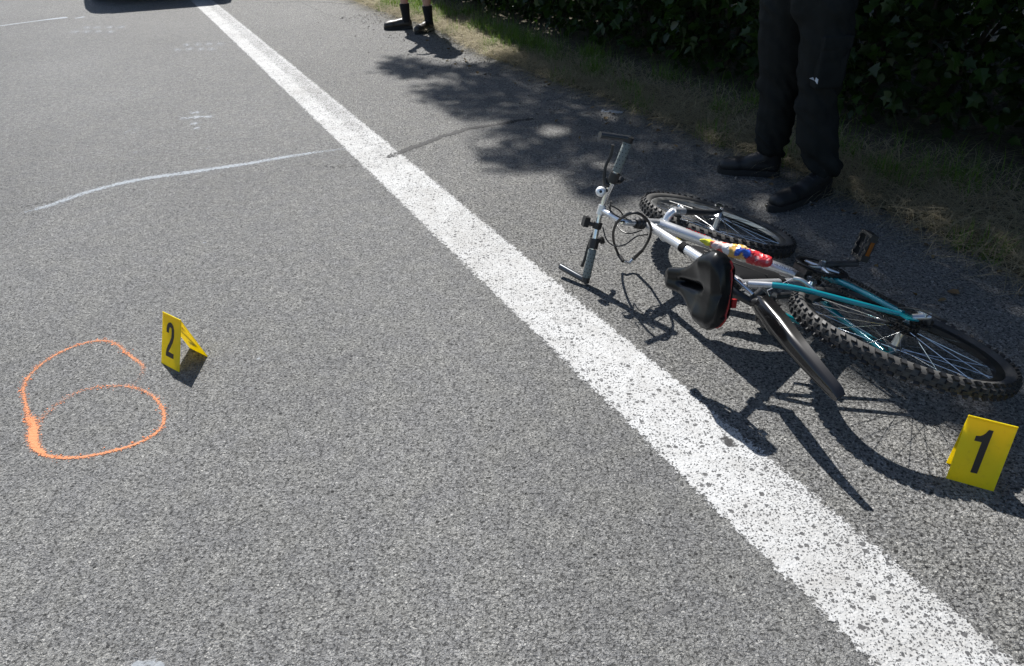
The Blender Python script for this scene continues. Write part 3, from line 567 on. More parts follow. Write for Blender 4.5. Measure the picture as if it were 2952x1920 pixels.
for sgn in (-1, 1):
    P0 = CROWN+V3(.006, sgn*.055, -.03); p = smooth([P0, AX0+.27*DA+V3(0, sgn*.056, 0), AX0+.12*DA+V3(.004, sgn*.056, 0), V3(WB, sgn*.056, .004)], 8)
    mb = MB(); v, f = tube(p, np.interp(np.linspace(0, 1, len(p)), [0, .3, 1], [.0155, .0145, .0085]), 14); mb.add(v, f); mb.mi = [0 if (min(q)//14) < 6 else 1 for q in f]; obj('fork_leg', mb, None, fork, mats=[M_SIL, M_FORK])
# ---- handlebar
bp = smooth([V3(.916, -.29, .597), V3(.93, -.13, .603), V3(.942, -.05, .606), CL, V3(.942, .05, .606), V3(.93, .13, .603), V3(.916, .29, .597)], 8); bar = obj('handlebar', tube(bp, .0112, 14), M_CHR, bike)
def onbar(y): return V3(np.interp(abs(y), [0, .05, .13, .29], [CL[0], .942, .93, .916]), y, np.interp(abs(y), [0, .05, .13, .29], [CL[2], .606, .603, .597]))
for sgn in (-1, 1):
    g = obj('grip', tube([onbar(sgn*.155), onbar(sgn*.16), onbar(sgn*.268), onbar(sgn*.27)], [.0145, .0165, .0165, .015], 20), M_GRIP, bar); mb = MB()
    for i in range(7):
        for j in range(8):
            an = 2*math.pi*(j+.5*(i % 2))/8; c = onbar(sgn*(.172+.0148*i)); dr = V3(math.cos(an), 0, math.sin(an)); mb.add(*tube([c+dr*.0155, c+dr*.0172], .0022, 7))
    obj('grip_dot', mb, M_BLK, g)
    obj('shifter', MB().add(*tube([onbar(sgn*.112), onbar(sgn*.15)], [.019, .0195], 20)).add(*tube([onbar(sgn*.12)+V3(.0, 0, -.015), onbar(sgn*.115)+V3(.02, 0, -.04), onbar(sgn*.13)+V3(.028, 0, -.05)], [.01, .009, .011], 10)), M_BLK, bar)
    lb = onbar(sgn*.1); LV = (lambda a, b, c: V3(a, b, c)) if sgn < 0 else (lambda a, b, c: V3(c*1.1, b, -a*.2))
    lev = obj('brake_lever', MB().add(*tube([lb+LV(0, 0, .004), lb+LV(.01, 0, .018), lb+LV(.014, sgn*.02, .026)], [.012, .010, .0085], 12)).add(*tube(smooth([lb+LV(.014, sgn*.012, .026), lb+LV(.018, sgn*.06, .034), lb+LV(.012, sgn*.11, .030), lb+LV(.012, sgn*.145, .034)], 5), [.006]*13+[.006, .0065, .0075], 8)), M_BLK, bar)
    obj('end_clamp', tube([onbar(sgn*.268), onbar(sgn*.29)], .0165, 18), M_BLK, bar)
    e0 = onbar(sgn*.281); e1 = V3(.905, -.276, .722) if sgn < 0 else V3(1.03, .278, .664)
    be_ = obj('bar_end', tube(smooth([e0, L_(e0, e1, .2)+V3(0, 0, .004), e1], 5), [.013]*3+[.0122]*8, 16), mat('anodised_grey', (.06, .066, .075), .26, .5), bar); obj('bolt', tube([e0+V3(.012, 0, .014), e0+V3(.018, 0, .019)], .005, 8), M_CHR, be_)
cdir = toL((0, 0, CAMH))-V3(.93, -.09, .64); cdir /= np.linalg.norm(cdir); bc = onbar(-.072)+V3(-.012, 0, .036)
bell = obj('bell', MB().add(*lathe([(.004, .010), (.0052, .0165), (.010, .0165), (.016, .012), (.0195, .004), (.0195, -.002), (.003, -.004)], bc, cdir, 28)), mat('bell_steel', (.78, .79, .8), .38, .55), bar); obj('bell_cap', MB().add(*lathe([(.0001, .0185), (.0056, .0175), (.0056, .012)], bc, cdir, 16)), M_BLK, bell)
obj('bell_bracket', tube([bc, onbar(-.08)], .007, 8), M_BLK, bell)
mc = onbar(.062); obj('light_bracket', MB().add(*tube([mc-V3(0, .012, 0), mc+V3(0, .012, 0)], .0175, 16)).add(*tube([mc+V3(.006, 0, .012), mc+V3(.012, 0, .034)], .009, 10)).add(*box(mc+V3(.016, -.004, .045), (.026, .038, .022))), M_BLK, bar)
for path, r in (([pz(1738, 655, .26), pz(1748, 690, .22), pz(1770, 708, .2), pz(1800, 706, .22), pz(1835, 682, .25), pz(1868, 676, .24)], .0026), ([pz(1762, 580, .37), pz(1760, 606, .33), pz(1782, 625, .31), pz(1800, 628, .29)], .0026), ([pz(1755, 596, .33), pz(1775, 640, .25), pz(1790, 664, .24), pz(1815, 673, .24), pz(1850, 664, .245)], .0026), ([pz(1760, 592, .35), pz(1785, 606, .33), pz(1812, 634, .27), pz(1870, 640, .25)], .0026)):
    obj('cable', tube(smooth(path, 8), r, 8), M_CAB, bike)
# ---- wheels
def wheel(c, name_rim, mrim, hubw, seed):
    w = obj('wheel', MB().add(*[x for x in lathe([(.290, -.0125), (.2935, -.0095), (.2935, .0095), (.290, .0125), (.276, .0115), (.268, .008), (.268, -.008), (.276, -.0115)], c, (0, 1, 0), 72, closed=True)]), mrim, bike, sm=35)
    R0 = .3105; prof = []
    for k in range(14):
        a = 2*math.pi*k/14; prof.append((R0+.0215*math.cos(a), .0235*math.sin(a)))
    mb = MB(); mb.add(*lathe(prof, c, (0, 1, 0), 96, closed=True)); rr = random.Random(seed); N = 60
    for i in range(N):
        for row, (yy, ln, wd, rad, tw) in enumerate(((.0215, .0165, .012, .3245, .9), (-.0215, .0165, .012, .3245, .9), (.0078, .0165, .0115, .3315, .35), (-.0078, .0165, .0115, .3315, -.35))):
            a = 2*math.pi*(i+(.5 if row in (1, 2) else 0))/N; er = V3(math.cos(a), 0, math.sin(a)); et = V3(-math.sin(a), 0, math.cos(a)); ey = V3(0, 1, 0)
            lean = (.85 if yy > 0 else -.85) if row < 2 else 0; up = er*math.cos(lean)+ey*math.sin(lean); sd_ = np.cross(et, up); ct = c+er*(rad-(.0 if row < 2 else 0))+ey*yy; v = []
            for h_, k_ in ((-.004, 1.), (.0052, .84)):
                for (a_, b_) in ((-1, -1), (1, -1), (1, 1), (-1, 1)): v.append(ct+up*h_+et*(a_*ln/2*k_+tw*.003*b_)+sd_*b_*wd/2*k_)
            mb.add(v, [(0, 1, 5, 4), (1, 2, 6, 5), (2, 3, 7, 6), (3, 0, 4, 7), (4, 5, 6, 7)])
    mb.mi = [1 if i_ >= 14*96 else 0 for i_ in range(len(mb.f))]; obj('tyre', mb, None, w, sm=35, mats=[M_RUB, M_KNOB])
    obj('hub', MB().add(*lathe([(.005, -hubw-.012), (.007, -hubw-.004), (.0125, -hubw), (.0155, -hubw+.006), (.023, -hubw+.012), (.023, -hubw+.015), (.0135, -hubw+.02), (.0125, 0), (.0135, hubw-.02), (.023, hubw-.015), (.023, hubw-.012), (.0155, hubw-.006), (.0125, hubw), (.007, hubw+.004), (.005, hubw+.012)], c, (0, 1, 0), 24)), M_ALU, w)
    for i in range(32):
        sd_ = 1 if i % 2 else -1; a = 2*math.pi*i/32; off = (.75 if (i//2) % 2 else -.75); a2 = a+off
        p = c+V3(.0205*math.cos(a2), sd_*(hubw-.0135), .0205*math.sin(a2)); q_ = c+V3(.27*math.cos(a), sd_*.003, .27*math.sin(a)); obj('spoke', tube([p, q_], .0011, 5), M_CHR, w, sm=60)
    mb = MB(); a = 1.1+seed; q0 = c+V3(.27*math.cos(a), 0, .27*math.sin(a)); mb.add(*tube([q0, q0*.85+c*.15], .0035, 8)); obj('valve', mb, M_BLK, w)
    return w
wf = wheel(V3(WB, 0, 0), 'rim', M_ALU, .042, 1); wr = wheel(V3(0, 0, 0), 'rim', M_BRIM, .048, 2)
obj('quick_release', MB().add(*tube([V3(WB, -.056, 0), V3(WB, -.074, 0)], .009, 14)).add(*tube(smooth([V3(WB, -.07, 0), V3(WB-.01, -.078, .02), V3(WB-.016, -.076, .05)], 4), .005, 8)), M_CHR, fork)
# ---- drive train
def disc(c, ro, ri, y, th, teeth, depth=.005):
    v = []; f = []; n = teeth*4
    for yy in (y-th/2, y+th/2):
        for j in range(n):
            a = 2*math.pi*j/n; r = ro-(depth if j % 4 in (0, 1) else 0); v.append(c+V3(r*math.cos(a), yy, r*math.sin(a)))
        for j in range(n): a = 2*math.pi*j/n; v.append(c+V3(ri*math.cos(a), yy, ri*math.sin(a)))
    for j in range(n):
        k = (j+1) % n; f += [(j, k, n+k, n+j), (2*n+k, 2*n+j, 3*n+j, 3*n+k), (k, j, 2*n+j, 2*n+k), (n+j, n+k, 3*n+k, 3*n+j)]
    return v, f
for r, y, te in ((.086, -.052, 42), (.07, -.045, 34), (.05, -.038, 24)): obj('chainring', MB().add(*disc(BBp, r, r-.016, y, .003, te)), M_STL, bike, sm=25)
obj('chain_guard', MB().add(*lathe([(.078, -.0565), (.092, -.0565), (.093, -.059), (.092, -.061), (.078, -.061)], BBp, (0, 1, 0), 48, closed=True)), M_BLK, bike)
CE = BBp+V3(.022, 0, -.168)
sp_ = MB()
for k in range(5):
    a = 2*math.pi*k/5+.4; sp_.add(*tube([BBp+V3(0, -.056, 0), BBp+V3(.062*math.cos(a), -.055, .062*math.sin(a))], [.011, .005], 8))
ck = obj('crank', MB().add(*tube([BBp+V3(0, -.066, 0), L_(BBp, CE, .3)+V3(0, -.072, 0), CE+V3(0, -.084, 0)], [.0155, .011, .0125], 14)).add(*tube([BBp+V3(0, -.04, 0), BBp+V3(0, -.08, 0)], .015, 14)), mat('crank_grey', (.16, .165, .175), .32, .8, var=.2), bike); obj('spider', sp_, M_ALU, ck); obj('bolt', tube([BBp+V3(0, -.08, 0), BBp+V3(0, -.084, 0)], .009, 8), M_CHR, ck)
CE2 = BBp+V3(-.022, 0, .168); obj('crank', MB().add(*tube([BBp+V3(0, .05, 0), L_(BBp, CE2, .3)+V3(0, .055, 0), CE2+V3(0, .064, 0)], [.0155, .011, .0125], 14)), bpy.data.materials['crank_grey'], bike)
def pedal(c, sgn, rot):
    ey = V3(0, sgn, 0); ex = V3(math.cos(rot), 0, math.sin(rot)); ez = np.cross(ex, ey); P = lambda a, b, h: c+ex*a+ey*b+ez*h
    mb = MB(); Mr = Matrix(np.stack([ex, ey, ez], 1).tolist())
    for a in (-.036, .036): mb.add(*box(P(a, .055, 0), (.014, .098, .026), Mr))
    for b in (.012, .1): mb.add(*box(P(0, b, 0), (.066, .012, .022), Mr))
    mb.add(*tube([P(0, -.004, 0), P(0, .1, 0)], .0095, 12)); mb.add(*box(P(0, .055, 0), (.06, .02, .012), Mr))
    for a in (-.036, .036):
        for b in (.025, .055, .085): mb.add(*box(P(a, b, .0145*(1)), (.010, .012, .004), Mr)); mb.add(*box(P(a, b, -.0145), (.010, .012, .004), Mr))
    p = obj('pedal', mb, M_BLK, bike, sm=30)
    for a in (-.0445, .0445): obj('reflector', MB().add(*box(P(a, .055, 0), (.004, .05, .013), Mr)), M_AMB, p)
pedal(CE+V3(0, -.098, 0), -1, -.32); pedal(CE2+V3(0, .072, 0), 1, -.25)
for k, r in enumerate((.0545, .048, .042, .037, .033, .029, .026)): obj('sprocket', MB().add(*disc(V3(0, 0, 0), r, .016, -.024-.0042*k, .002, int(r*520))), M_STL, wr, sm=25)
# chain
cy = -.046; sr = .037; cr_ = .086; jock1 = V3(-.005, cy, -.075); jock2 = V3(.045, cy, -.135); path = []
for a in np.linspace(math.pi*.55, -math.pi*.45, 14): path.append(BBp+V3(cr_*math.cos(a), cy, cr_*math.sin(a)))
path += [jock2+V3(.02, 0, -.012), jock2+V3(-.005, 0, -.021), jock2+V3(-.021, 0, 0)]; path += [jock1+V3(.021, 0, .0), jock1+V3(.012, 0, .02)]
for a in np.linspace(-math.pi*.35, -math.pi*1.42, 12): path.append(V3(sr*math.cos(a), cy+.005, sr*math.sin(a)))
path = np.array(path+[path[0]]); sl_ = np.concatenate([[0], np.cumsum(np.linalg.norm(np.diff(path, axis=0), axis=1))]); npit = int(sl_[-1]/.0127); mb = MB()
for i in range(npit):
    a, b = [np.array([np.interp(t*.0127, sl_, path[:, k]) for k in range(3)]) for t in (i, i+1)]; dx = (b-a)/np.linalg.norm(b-a); dz = np.cross(dx, V3(0, 1, 0)); w = .0042 if i % 2 else .0026
    for sgn in (-1, 1): mb.add(*box((a+b)/2+V3(0, sgn*w, 0), (.0165, .0012, .008), Matrix(np.stack([dx, V3(0, 1, 0), dz], 1).tolist())))
    mb.add(*tube([a-V3(0, .004, 0), a+V3(0, .004, 0)], .0036, 7))
obj('chain', mb, M_STL, bike, sm=30)
der = obj('derailleur', MB().add(*tube([V3(.0, -.068, -.01), V3(-.02, -.085, -.045), jock1+V3(0, -.012, .0)], [.010, .014, .011], 12)).add(*box(V3(-.012, -.088, -.05), (.03, .014, .042))), M_ALU, bike)
for s_ in (-.006, .006): obj('cage', MB().add(*tube([jock1+V3(0, s_, 0), L_(jock1, jock2, .5)+V3(0, s_, 0), jock2+V3(0, s_, 0)], [.011, .008, .011], 10)), M_STL, der)
for j_ in (jock1, jock2): obj('jockey_wheel', MB().add(*disc(j_, .021, .004, 0, .005, 11)), M_BLK, der, sm=25)
obj('front_derailleur', MB().add(*box(BBp+V3(-.02, -.045, .095), (.07, .018, .028))).add(*tube([BBp+SD*.1+V3(0, -.02, 0), BBp+SD*.115+V3(0, -.02, 0)], .019, 14)), M_STL, bike)
obj('cable', tube(smooth([V3(.05, -.075, .0), V3(-.02, -.1, -.0), V3(-.075, -.1, -.02), V3(-.07, -.095, -.06), V3(-.03, -.09, -.06)], 6), .0024, 8), M_CAB, bike)
# ---- brakes
def brake(c, up, name):
    """pair of cantilever arms astride the tyre; up = away from the axle"""
    tg = np.cross(V3(0, 1, 0), up); Mr = Matrix(np.stack([np.cross(up, V3(0, 1, 0)), V3(0, 1, 0), up], 1).tolist())
    for s_ in (-1, 1):
        b = c+V3(0, s_*.045, 0)-up*.03+tg*.02
        o = obj('brake_arm', MB().add(*tube(smooth([b, b+up*.025+V3(0, s_*.012, 0), b+up*.05+V3(0, s_*.02, 0), b+up*.075+V3(0, s_*.018, 0)], 4), np.linspace(.009, .006, 13), 10)).add(*tube([b+up*.018-V3(0, s_*.012, 0), b+up*.02+V3(0, s_*.018, 0)], .0045, 8)), M_ALU, bike)
        obj('brake_pad', MB().add(*box(b+up*.018-V3(0, s_*.016, 0), (.045, .011, .012), Mr)), M_BLK, o)
        obj('bolt', MB().add(*lathe([(.0001, .024), (.006, .023), (.009, .018), (.009, .004), (.006, 0)], b, tg, 14)), M_CHR, o); obj('bolt', MB().add(*lathe([(.0001, .012), (.006, .011), (.0075, 0)], b+up*.02+V3(0, s_*.016, 0), (0, s_, 0), 12)), M_CHR, o)
    return o
ur = V3(.62, 0, .785); ur /= np.linalg.norm(ur); bk = brake(V3(0, 0, 0)+ur*.305-V3(.0, 0, 0), ur, 'rear')
uf = (CROWN-V3(WB, 0, 0)); uf /= np.linalg.norm(uf); brake(V3(WB, 0, 0)+uf*.31, uf, 'front')
yk = ur*.40; obj('straddle_cable', MB().add(*tube([ur*.352+V3(.0, -.06, .0)+V3(.015, 0, -.012), yk+V3(.015, 0, 0), ur*.352+V3(.015, .06, -.012)], .0016, 6)).add(*tube([yk+V3(.015, 0, 0), ST+V3(-.02, -.016, -.06)], .0016, 6)), M_CHR, bk)
# ---- seat post, saddle
SPt = ST+.168*SD*.93
spost = obj('seat_post', tube([ST, SPt-SD*.02], .0128, 16), M_ALU, bike); obj('rail_clamp', MB().add(*box(SPt-SD*.012, (.04, .045, .03))).add(*tube([SPt+V3(-.0, -.034, -.012), SPt+V3(0, .034, -.012)], .0085, 10)), M_STL, spost)
SRm = np.array([[.967, -.188, -.174], [.209, .971, .114], [.148, -.147, .978]]); SO = V3(.230, .001, .567)
sad = empty('saddle'); sad.parent = bike; ms = Matrix(SRm.tolist()).to_4x4(); ms.translation = Vector(SO); sad.matrix_local = ms
def sad_half(s): return np.interp(s, [0, .015, .05, .12, .25, .36, .46, .56, .66, .76, .85, .91, .955, .98, .993, 1.], [.006, .02, .030, .035, .040, .050, .070, .095, .112, .119, .117, .107, .088, .065, .04, .012])
def sad_top(s): return .046-.012*math.sin(math.pi*min(1, s*1.15))+.010*max(0, s-.6)/.4-.016*max(0, .1-s)/.1-.014*max(0, (s-.86)/.14)**2
def sad_wall(s): return float(np.interp(s, [0, .2, .5, .85, 1], [.012, .016, .028, .044, .042]))
def sad_pt(s, t):
    a = abs(t); hw = float(sad_half(s)); sg = 1 if t >= 0 else -1; lob = float(np.interp(s, [.3, .66, .95], [0, .024, .006]))
    slot = np.interp(s, [.24, .32, .6, .72], [0, 1, 1, 0])
    if a < .7:
        b = a/.7; y = hw*math.sin(b*math.pi/2)**.92; z = sad_top(s)+lob*math.exp(-((b-.5)/.27)**2)-.016*b**3-slot*.026*math.exp(-(y/.0085)**2)-.004*math.exp(-(y/.013)**2)
    else:
        k = (a-.7)/.3; y = hw*(1-.13*k**1.4+.03*math.sin(k*math.pi)); z = sad_top(s)+lob*math.exp(-(.5/.27)**2)-.016-sad_wall(s)*k-.0022*math.sin(k*math.pi*5)**2*(s > .45)
    return V3(.165-.27*s+(.012*((a-.7)/.3) if s > .97 and a > .7 else 0), sg*y, z)
NS, NW = 72, 49; sv = np.concatenate([np.linspace(0, .9, 56), np.linspace(.915, 1, 16)]); vv = [sad_pt(s, -1+2*j_/(NW-1)) for s in sv for j_ in range(NW)]
ffs = [(i_*NW+j_, i_*NW+j_+1, (i_+1)*NW+j_+1, (i_+1)*NW+j_) for i_ in range(NS-1) for j_ in range(NW-1)]+[((i_+1)*NW, (i_+1)*NW+NW-1, i_*NW+NW-1, i_*NW) for i_ in range(NS-1)]+[tuple((NS-1)*NW+j_ for j_ in range(NW)), tuple(range(NW-1, -1, -1))]
so_ = obj('saddle_cover', MB().add(vv, ffs), M_SAD, sad, sm=70)
bd = [sad_pt(s, -.9)+V3(0, -.0005, 0) for s in np.linspace(.93, .99, 8)]+[sad_pt(s, .9)+V3(0, .0005, 0) for s in np.linspace(.99, .66, 26)]
obj('red_band', tube(bd, .0036, 8), M_RED, sad)
obj('saddle_rail', MB().add(*tube(smooth([V3(.1, .02, .0), V3(.03, .024, -.022), V3(-.05, .024, -.022), V3(-.09, .03, -.005)], 5), .0038, 8)).add(*tube(smooth([V3(.1, -.02, .0), V3(.03, -.024, -.022), V3(-.05, -.024, -.022), V3(-.09, -.03, -.005)], 5), .0038, 8)), M_CHR, sad)
obj('rear_reflector', MB().add(*box(V3(-.085, .035, -.03), (.012, .026, .018))), M_RED, sad)
# ---- clip-on rear mudguard, knocked sideways
mr = V3(.20, .008, .395); mt = V3(-.255, .088, .405); ax = (mt-mr)/np.linalg.norm(mt-mr); Lm = np.linalg.norm(mt-mr); wv = toL(V3(0, 0, CAMH))-(mr+mt)/2; un = np.array(BR.T @ V3(-.62, -.30, .62)); un -= ax*(un@ax); un /= np.linalg.norm(un); us = np.cross(BR.T @ SUN, ax); us = us/np.linalg.norm(us); us = us if us@un > 0 else -us; sdv = np.cross(ax, un); sd0, un0 = sdv, un; vv = []; ff_ = []; n1, n2 = 34, 15
for i in range(n1):
    t = i/(n1-1); wd = np.interp(t, [0, .08, .3, .6, .93, .98, 1.], [.024, .035, .039, .035, .028, .024, .015]); bow = .010*math.sin(math.pi*t); arch = np.interp(t, [0, .1, .5, 1], [.016, .022, .024, .018])
    k_ = .15+.75*t; un = un0*(1-k_)+us*k_; un /= np.linalg.norm(un); sdv = np.cross(ax, un)
    for j in range(n2):
        w = -1+2*j/(n2-1); prof = 1-max(0, abs(w)-.5)*2.1; rib = .002*(1 if abs(w) < .3 else 0); vv.append(mr+ax*Lm*t+un*(bow+arch*prof+rib)+sdv*w*wd)
un, sdv = un0, sd0; nn_ = len(vv); vv += [p-un*.0025 for p in vv]
for i in range(n1-1):
    for j in range(n2-1): a = i*n2+j; ff_ += [(a, a+1, a+n2+1, a+n2), (nn_+a+1, nn_+a, nn_+a+n2, nn_+a+n2+1)]
    ff_ += [(i*n2, (i+1)*n2, nn_+(i+1)*n2, nn_+i*n2), ((i+1)*n2+n2-1, i*n2+n2-1, nn_+i*n2+n2-1, nn_+(i+1)*n2+n2-1)]
e_ = (n1-1)*n2; ff_ += [(e_+j, e_+j+1, nn_+e_+j+1, nn_+e_+j) for j in range(n2-1)]+[(j+1, j, nn_+j, nn_+j+1) for j in range(n2-1)]
mud = obj('mudguard', MB().add(vv, ff_), M_MUD, bike, sm=28)
obj('mudguard_arm', MB().add(*tube(smooth([ST+SD*.05, ST+SD*.045+V3(-.03, .01, -.005), mr+V3(.0, .012, .02), mr+ax*.03+un*.01], 5), [.017, .017, .016, .016, .016, .015, .014, .013, .013, .013, .013, .014, .015, .016, .016, .016], 12)).add(*tube([mr+sdv*.03+un*.01, mr-sdv*.03+un*.01], .014, 12)).add(*tube([ST+SD*.03, ST+SD*.07], .022, 14)), M_BLK, mud); obj('bolt', MB().add(*tube([ST+SD*.05+V3(-.01, -.03, 0), mr+V3(0, -.012, .022)], .006, 10)), M_CHR, mud)
# ---- triangular bag in the frame corner
tri = [V3(.600, 0, .422), V3(.47, 0, .410), V3(.312, 0, .395), V3(.335, 0, .31), V3(.372, 0, .19), V3(.385, 0, .16), V3(.40, 0, .165), V3(.44, 0, .25), V3(.52, 0, .345), V3(.585, 0, .385)]; ctr = sum(tri)/len(tri); vv = []; n = len(tri)
for y, k in ((-.022, .86), (-.012, 1.), (.012, 1.), (.022, .86)):
    for p in tri: q_ = ctr+(p-ctr)*k; vv.append(V3(q_[0], y, q_[2]))
ff_ = [(l*n+j, l*n+(j+1) % n, (l+1)*n+(j+1) % n, (l+1)*n+j) for l in range(3) for j in range(n)]+[tuple(range(n-1, -1, -1)), tuple(3*n+j for j in range(n))]
fb = obj('frame_bag', MB().add(vv, ff_), M_BAGF, bike, sm=50); obj('zip', tube([V3(.36, -.021, .25), V3(.42, -.0235, .33), V3(.53, -.021, .40)], .002, 6), M_STL, fb)
for t in (.45, .9): c = L_(t0, t1, t); Tt = (t1-t0)/np.linalg.norm(t1-t0); obj('strap', tube([c-Tt*.014, c+Tt*.014], .0195, 16), M_BAGF, fb)
c = BBp+SD*.22; obj('strap', tube([c-SD*.012, c+SD*.012], .019, 16), M_BAGF, fb)
# ---- printed plastic bag tucked in beside the frame bag
pb0, pb1 = V3(.625, -.028, .345), V3(.485, -.03, .165)
pT = (pb1-pb0)/np.linalg.norm(pb1-pb0)
chs = [[(BR @ (L_(pb0, pb1, t)+V3(.012*math.sin(9*t), -.004*math.cos(11*t), .01*math.cos(7*t)))+BT, r) for t, r in ((0, .006), (.12, .013), (.3, .021), (.5, .025), (.7, .026), (.88, .025), (1.02, .02))]]
def crump(p): return .006*nz(p[0]*30, p[1]*30, p[2]*30)+.007*(.25-abs(nz(p[0]*60, p[1]*60, p[2]*60)))+.004*(.25-abs(nz(p[0]*130, p[1]*130, p[2]*130)))
q = NT('printed_bag_film'); at = q.t.nodes.new('ShaderNodeAttribute'); at.attribute_name = 'print'; q.t.links.new(at.outputs['Color'], q.b.inputs['Base Color']); q.b.inputs['Roughness'].default_value = .22; q.b.inputs['Specular IOR Level'].default_value = .6
pbag = blend('plastic_bag', chs, .0042, q.M, None, 3, crump); tag(pbag, 'crumpled red, yellow and blue printed plastic bag tucked into the bicycle frame', 'bag'); me = pbag.data; ca = me.attributes.new('print', 'FLOAT_COLOR', 'POINT'); cols = []
for v in me.vertices:
    p = toL(v.co); t = (p-pb0)@pT/np.linalg.norm(pb1-pb0); w = p[2]*.8+p[0]*-.6; w = (p-L_(pb0, pb1, t))@V3(-.55, -.35, .76); t2 = t+.11*nz(p[0]*48, p[1]*48, p[2]*48)
    if t2 < .14: c = (.72, .68, .06)
    elif t2 < .24: c = (.75, .55, .5) if nz(p[0]*60, 3, p[2]*60) > 0 else (.7, .16, .13)
    elif t2 < .42: c = (.68, .09, .06) if w < .012+.02*nz(p[0]*20, 1, p[2]*20) else (.78, .74, .7)
    elif t2 < .60: c = (.75, .45, .12) if w > -.004 else (.75, .66, .3)
    elif t2 < .72: c = (.78, .77, .72) if w < .012 else (.8, .5, .2)
    else: c = (.66, .05, .06) if nz(p[0]*45, p[1]*45, p[2]*90) > -.28 else (.78, .35, .33)
    if w > .0225+.005*math.cos((t-.6)*38) and .5 < t < .84: c = (.03, .10, .45) if w > .024+.005*math.cos((t-.6)*38) else (.2, .01, .05)
    cols += [*c, 1]
ca.data.foreach_set('color', cols)
# ---- cable lock looped round the head tube
lk = empty('cable_lock', tuple(gz(1803, 760, 0.))); tag(lk, 'thick black cable loop with silver connector hanging from the bicycle head tube', 'cable lock'); lo = np.array(lk.location)
P = [gz(1806, 757, .045), gz(1783, 735, .06), gz(1770, 700, .13), gz(1768, 670, .21), gz(1780, 640, .29), gz(1805, 620, .345), gz(1835, 614, .36), gz(1860, 628, .33), gz(1876, 652, .285), gz(1876, 672, .24), gz(1868, 695, .2), gz(1852, 722, .12), gz(1832, 742, .06)]
P = [p-lo for p in P]; obj('cable', tube(smooth(P[1:-1], 8), .0052, 12), M_CAB, lk); obj('end_sleeve', tube([P[1], gz(1797, 753, .045)-lo], [.0065, .0085], 12), M_BLK, lk); obj('end_sleeve', tube([P[-2], gz(1826, 746, .05)-lo], [.0065, .008], 12), M_BLK, lk); obj('connector', tube([gz(1826, 746, .05)-lo, gz(1815, 758, .035)-lo, gz(1797, 753, .045)-lo], .0072, 12), M_CHR, lk)
# ================================================================== EVIDENCE MARKERS
q = NT('yellow_plastic'); b_ = q.noise(14, 4, dim='3D'); cc = q.mix(q.rng(b_, .3, .7), (.86, .79, .014), (.9, .84, .02)); sm_ = q.noise(45, 5, dim='3D', rough=.75); cc = q.mix(q.rng(sm_, .56, .75, 0, .5), cc, (.38, .31, .04)); q.t.links.new(cc, q.b.inputs['Base Color']); q.b.inputs['Roughness'].default_value = .38
tr = q.t.nodes.new('ShaderNodeBsdfTranslucent'); tr.inputs[0].default_value = (.97, .80, .014, 1); mx = q.t.nodes.new('ShaderNodeMixShader'); mx.inputs[0].default_value = .52; q.t.links.new(q.b.outputs[0], mx.inputs[1]); q.t.links.new(tr.outputs[0], mx.inputs[2]); q.t.links.new(mx.outputs[0], q.out.inputs[0]); M_YEL = q.M
M_DIG = mat('black_print', (.008, .008, .009), .45)
G1 = [(.577, .131), (.563, .804), (.425, .808), (.43, .333), (.279, .335), (.283, .259), (.36, .25), (.41, .225), (.448, .19), (.486, .131)]
G2 = [(.253, .805), (.672, .805), (.672, .71), (.395, .704), (.477, .63), (.615, .492), (.666, .385), (.664, .249), (.62, .182), (.536, .14), (.455, .128), (.36, .146), (.285, .198), (.255, .276), (.255, .34), (.382, .342), (.384, .281), (.411, .233), (.464, .219), (.521, .241), (.538, .306), (.523, .407), (.458, .491), (.343, .595), (.278, .679), (.252, .745)]
def marker(A, B, H, spread, glyph, lab):
    """tent of two plates: A, B front feet on the ground seen left and right"""
    A = np.array([A[0], A[1], 0.]); B = np.array([B[0], B[1], 0.]); e = B-A; w = np.linalg.norm(e); e /= w; back = np.array([-e[1], e[0], 0.]); O = (A+B)/2+back*spread/2
    t = empty('evidence_marker', tuple(O)); tag(t, lab, 'evidence marker', 'numbered yellow markers')
    for k in (0, 1):
        d = back if k == 0 else -back; ex = e if k == 0 else -e; foot = (A if k == 0 else B+back*spread)-O; top = foot+d*spread/2+np.array([0, 0, H]); up = (top-foot); Lp = np.linalg.norm(up); up /= Lp; nrm = np.cross(ex, up); th = .0022
        def P(u, v, o): return foot+ex*u*w+up*(1-v)*Lp+nrm*o
        vv = [P(u, v, o) for o in (0, -th) for (u, v) in ((0, 1), (1, 1), (1, 0), (0, 0))]; pn = obj('panel', MB().add(vv, [(0, 1, 2, 3), (7, 6, 5, 4), (0, 4, 5, 1), (1, 5, 6, 2), (2, 6, 7, 3), (3, 7, 4, 0)]), M_YEL, t, sm=0)
        n = len(glyph); g = [P(u, v, .0007) for u, v in glyph]+[P(u, v, .0002) for u, v in glyph]; f = [tuple(range(n-1, -1, -1)), tuple(range(n, 2*n))]+[(j, (j+1) % n, n+(j+1) % n, n+j) for j in range(n)]
        obj('numeral', MB().add(g, f), M_DIG, pn, sm=0)
    a = A+back*spread/2-O+np.array([0, 0, H+.0003]); bb = B+back*spread/2-O+np.array([0, 0, H+.0003]); obj('ridge', tube([a+e*.0005, bb-e*.0005], .0017, 8), M_YEL, t)
marker(gz(2727, 1379), gz(2864, 1417), .19, .07, G1, 'yellow folded evidence marker with black number 1 beside the bicycle rear wheel')
marker(gz(465, 1046), gz(516, 1073), .172, .112, G2, 'yellow folded evidence marker with black number 2 beside the orange paint loop')
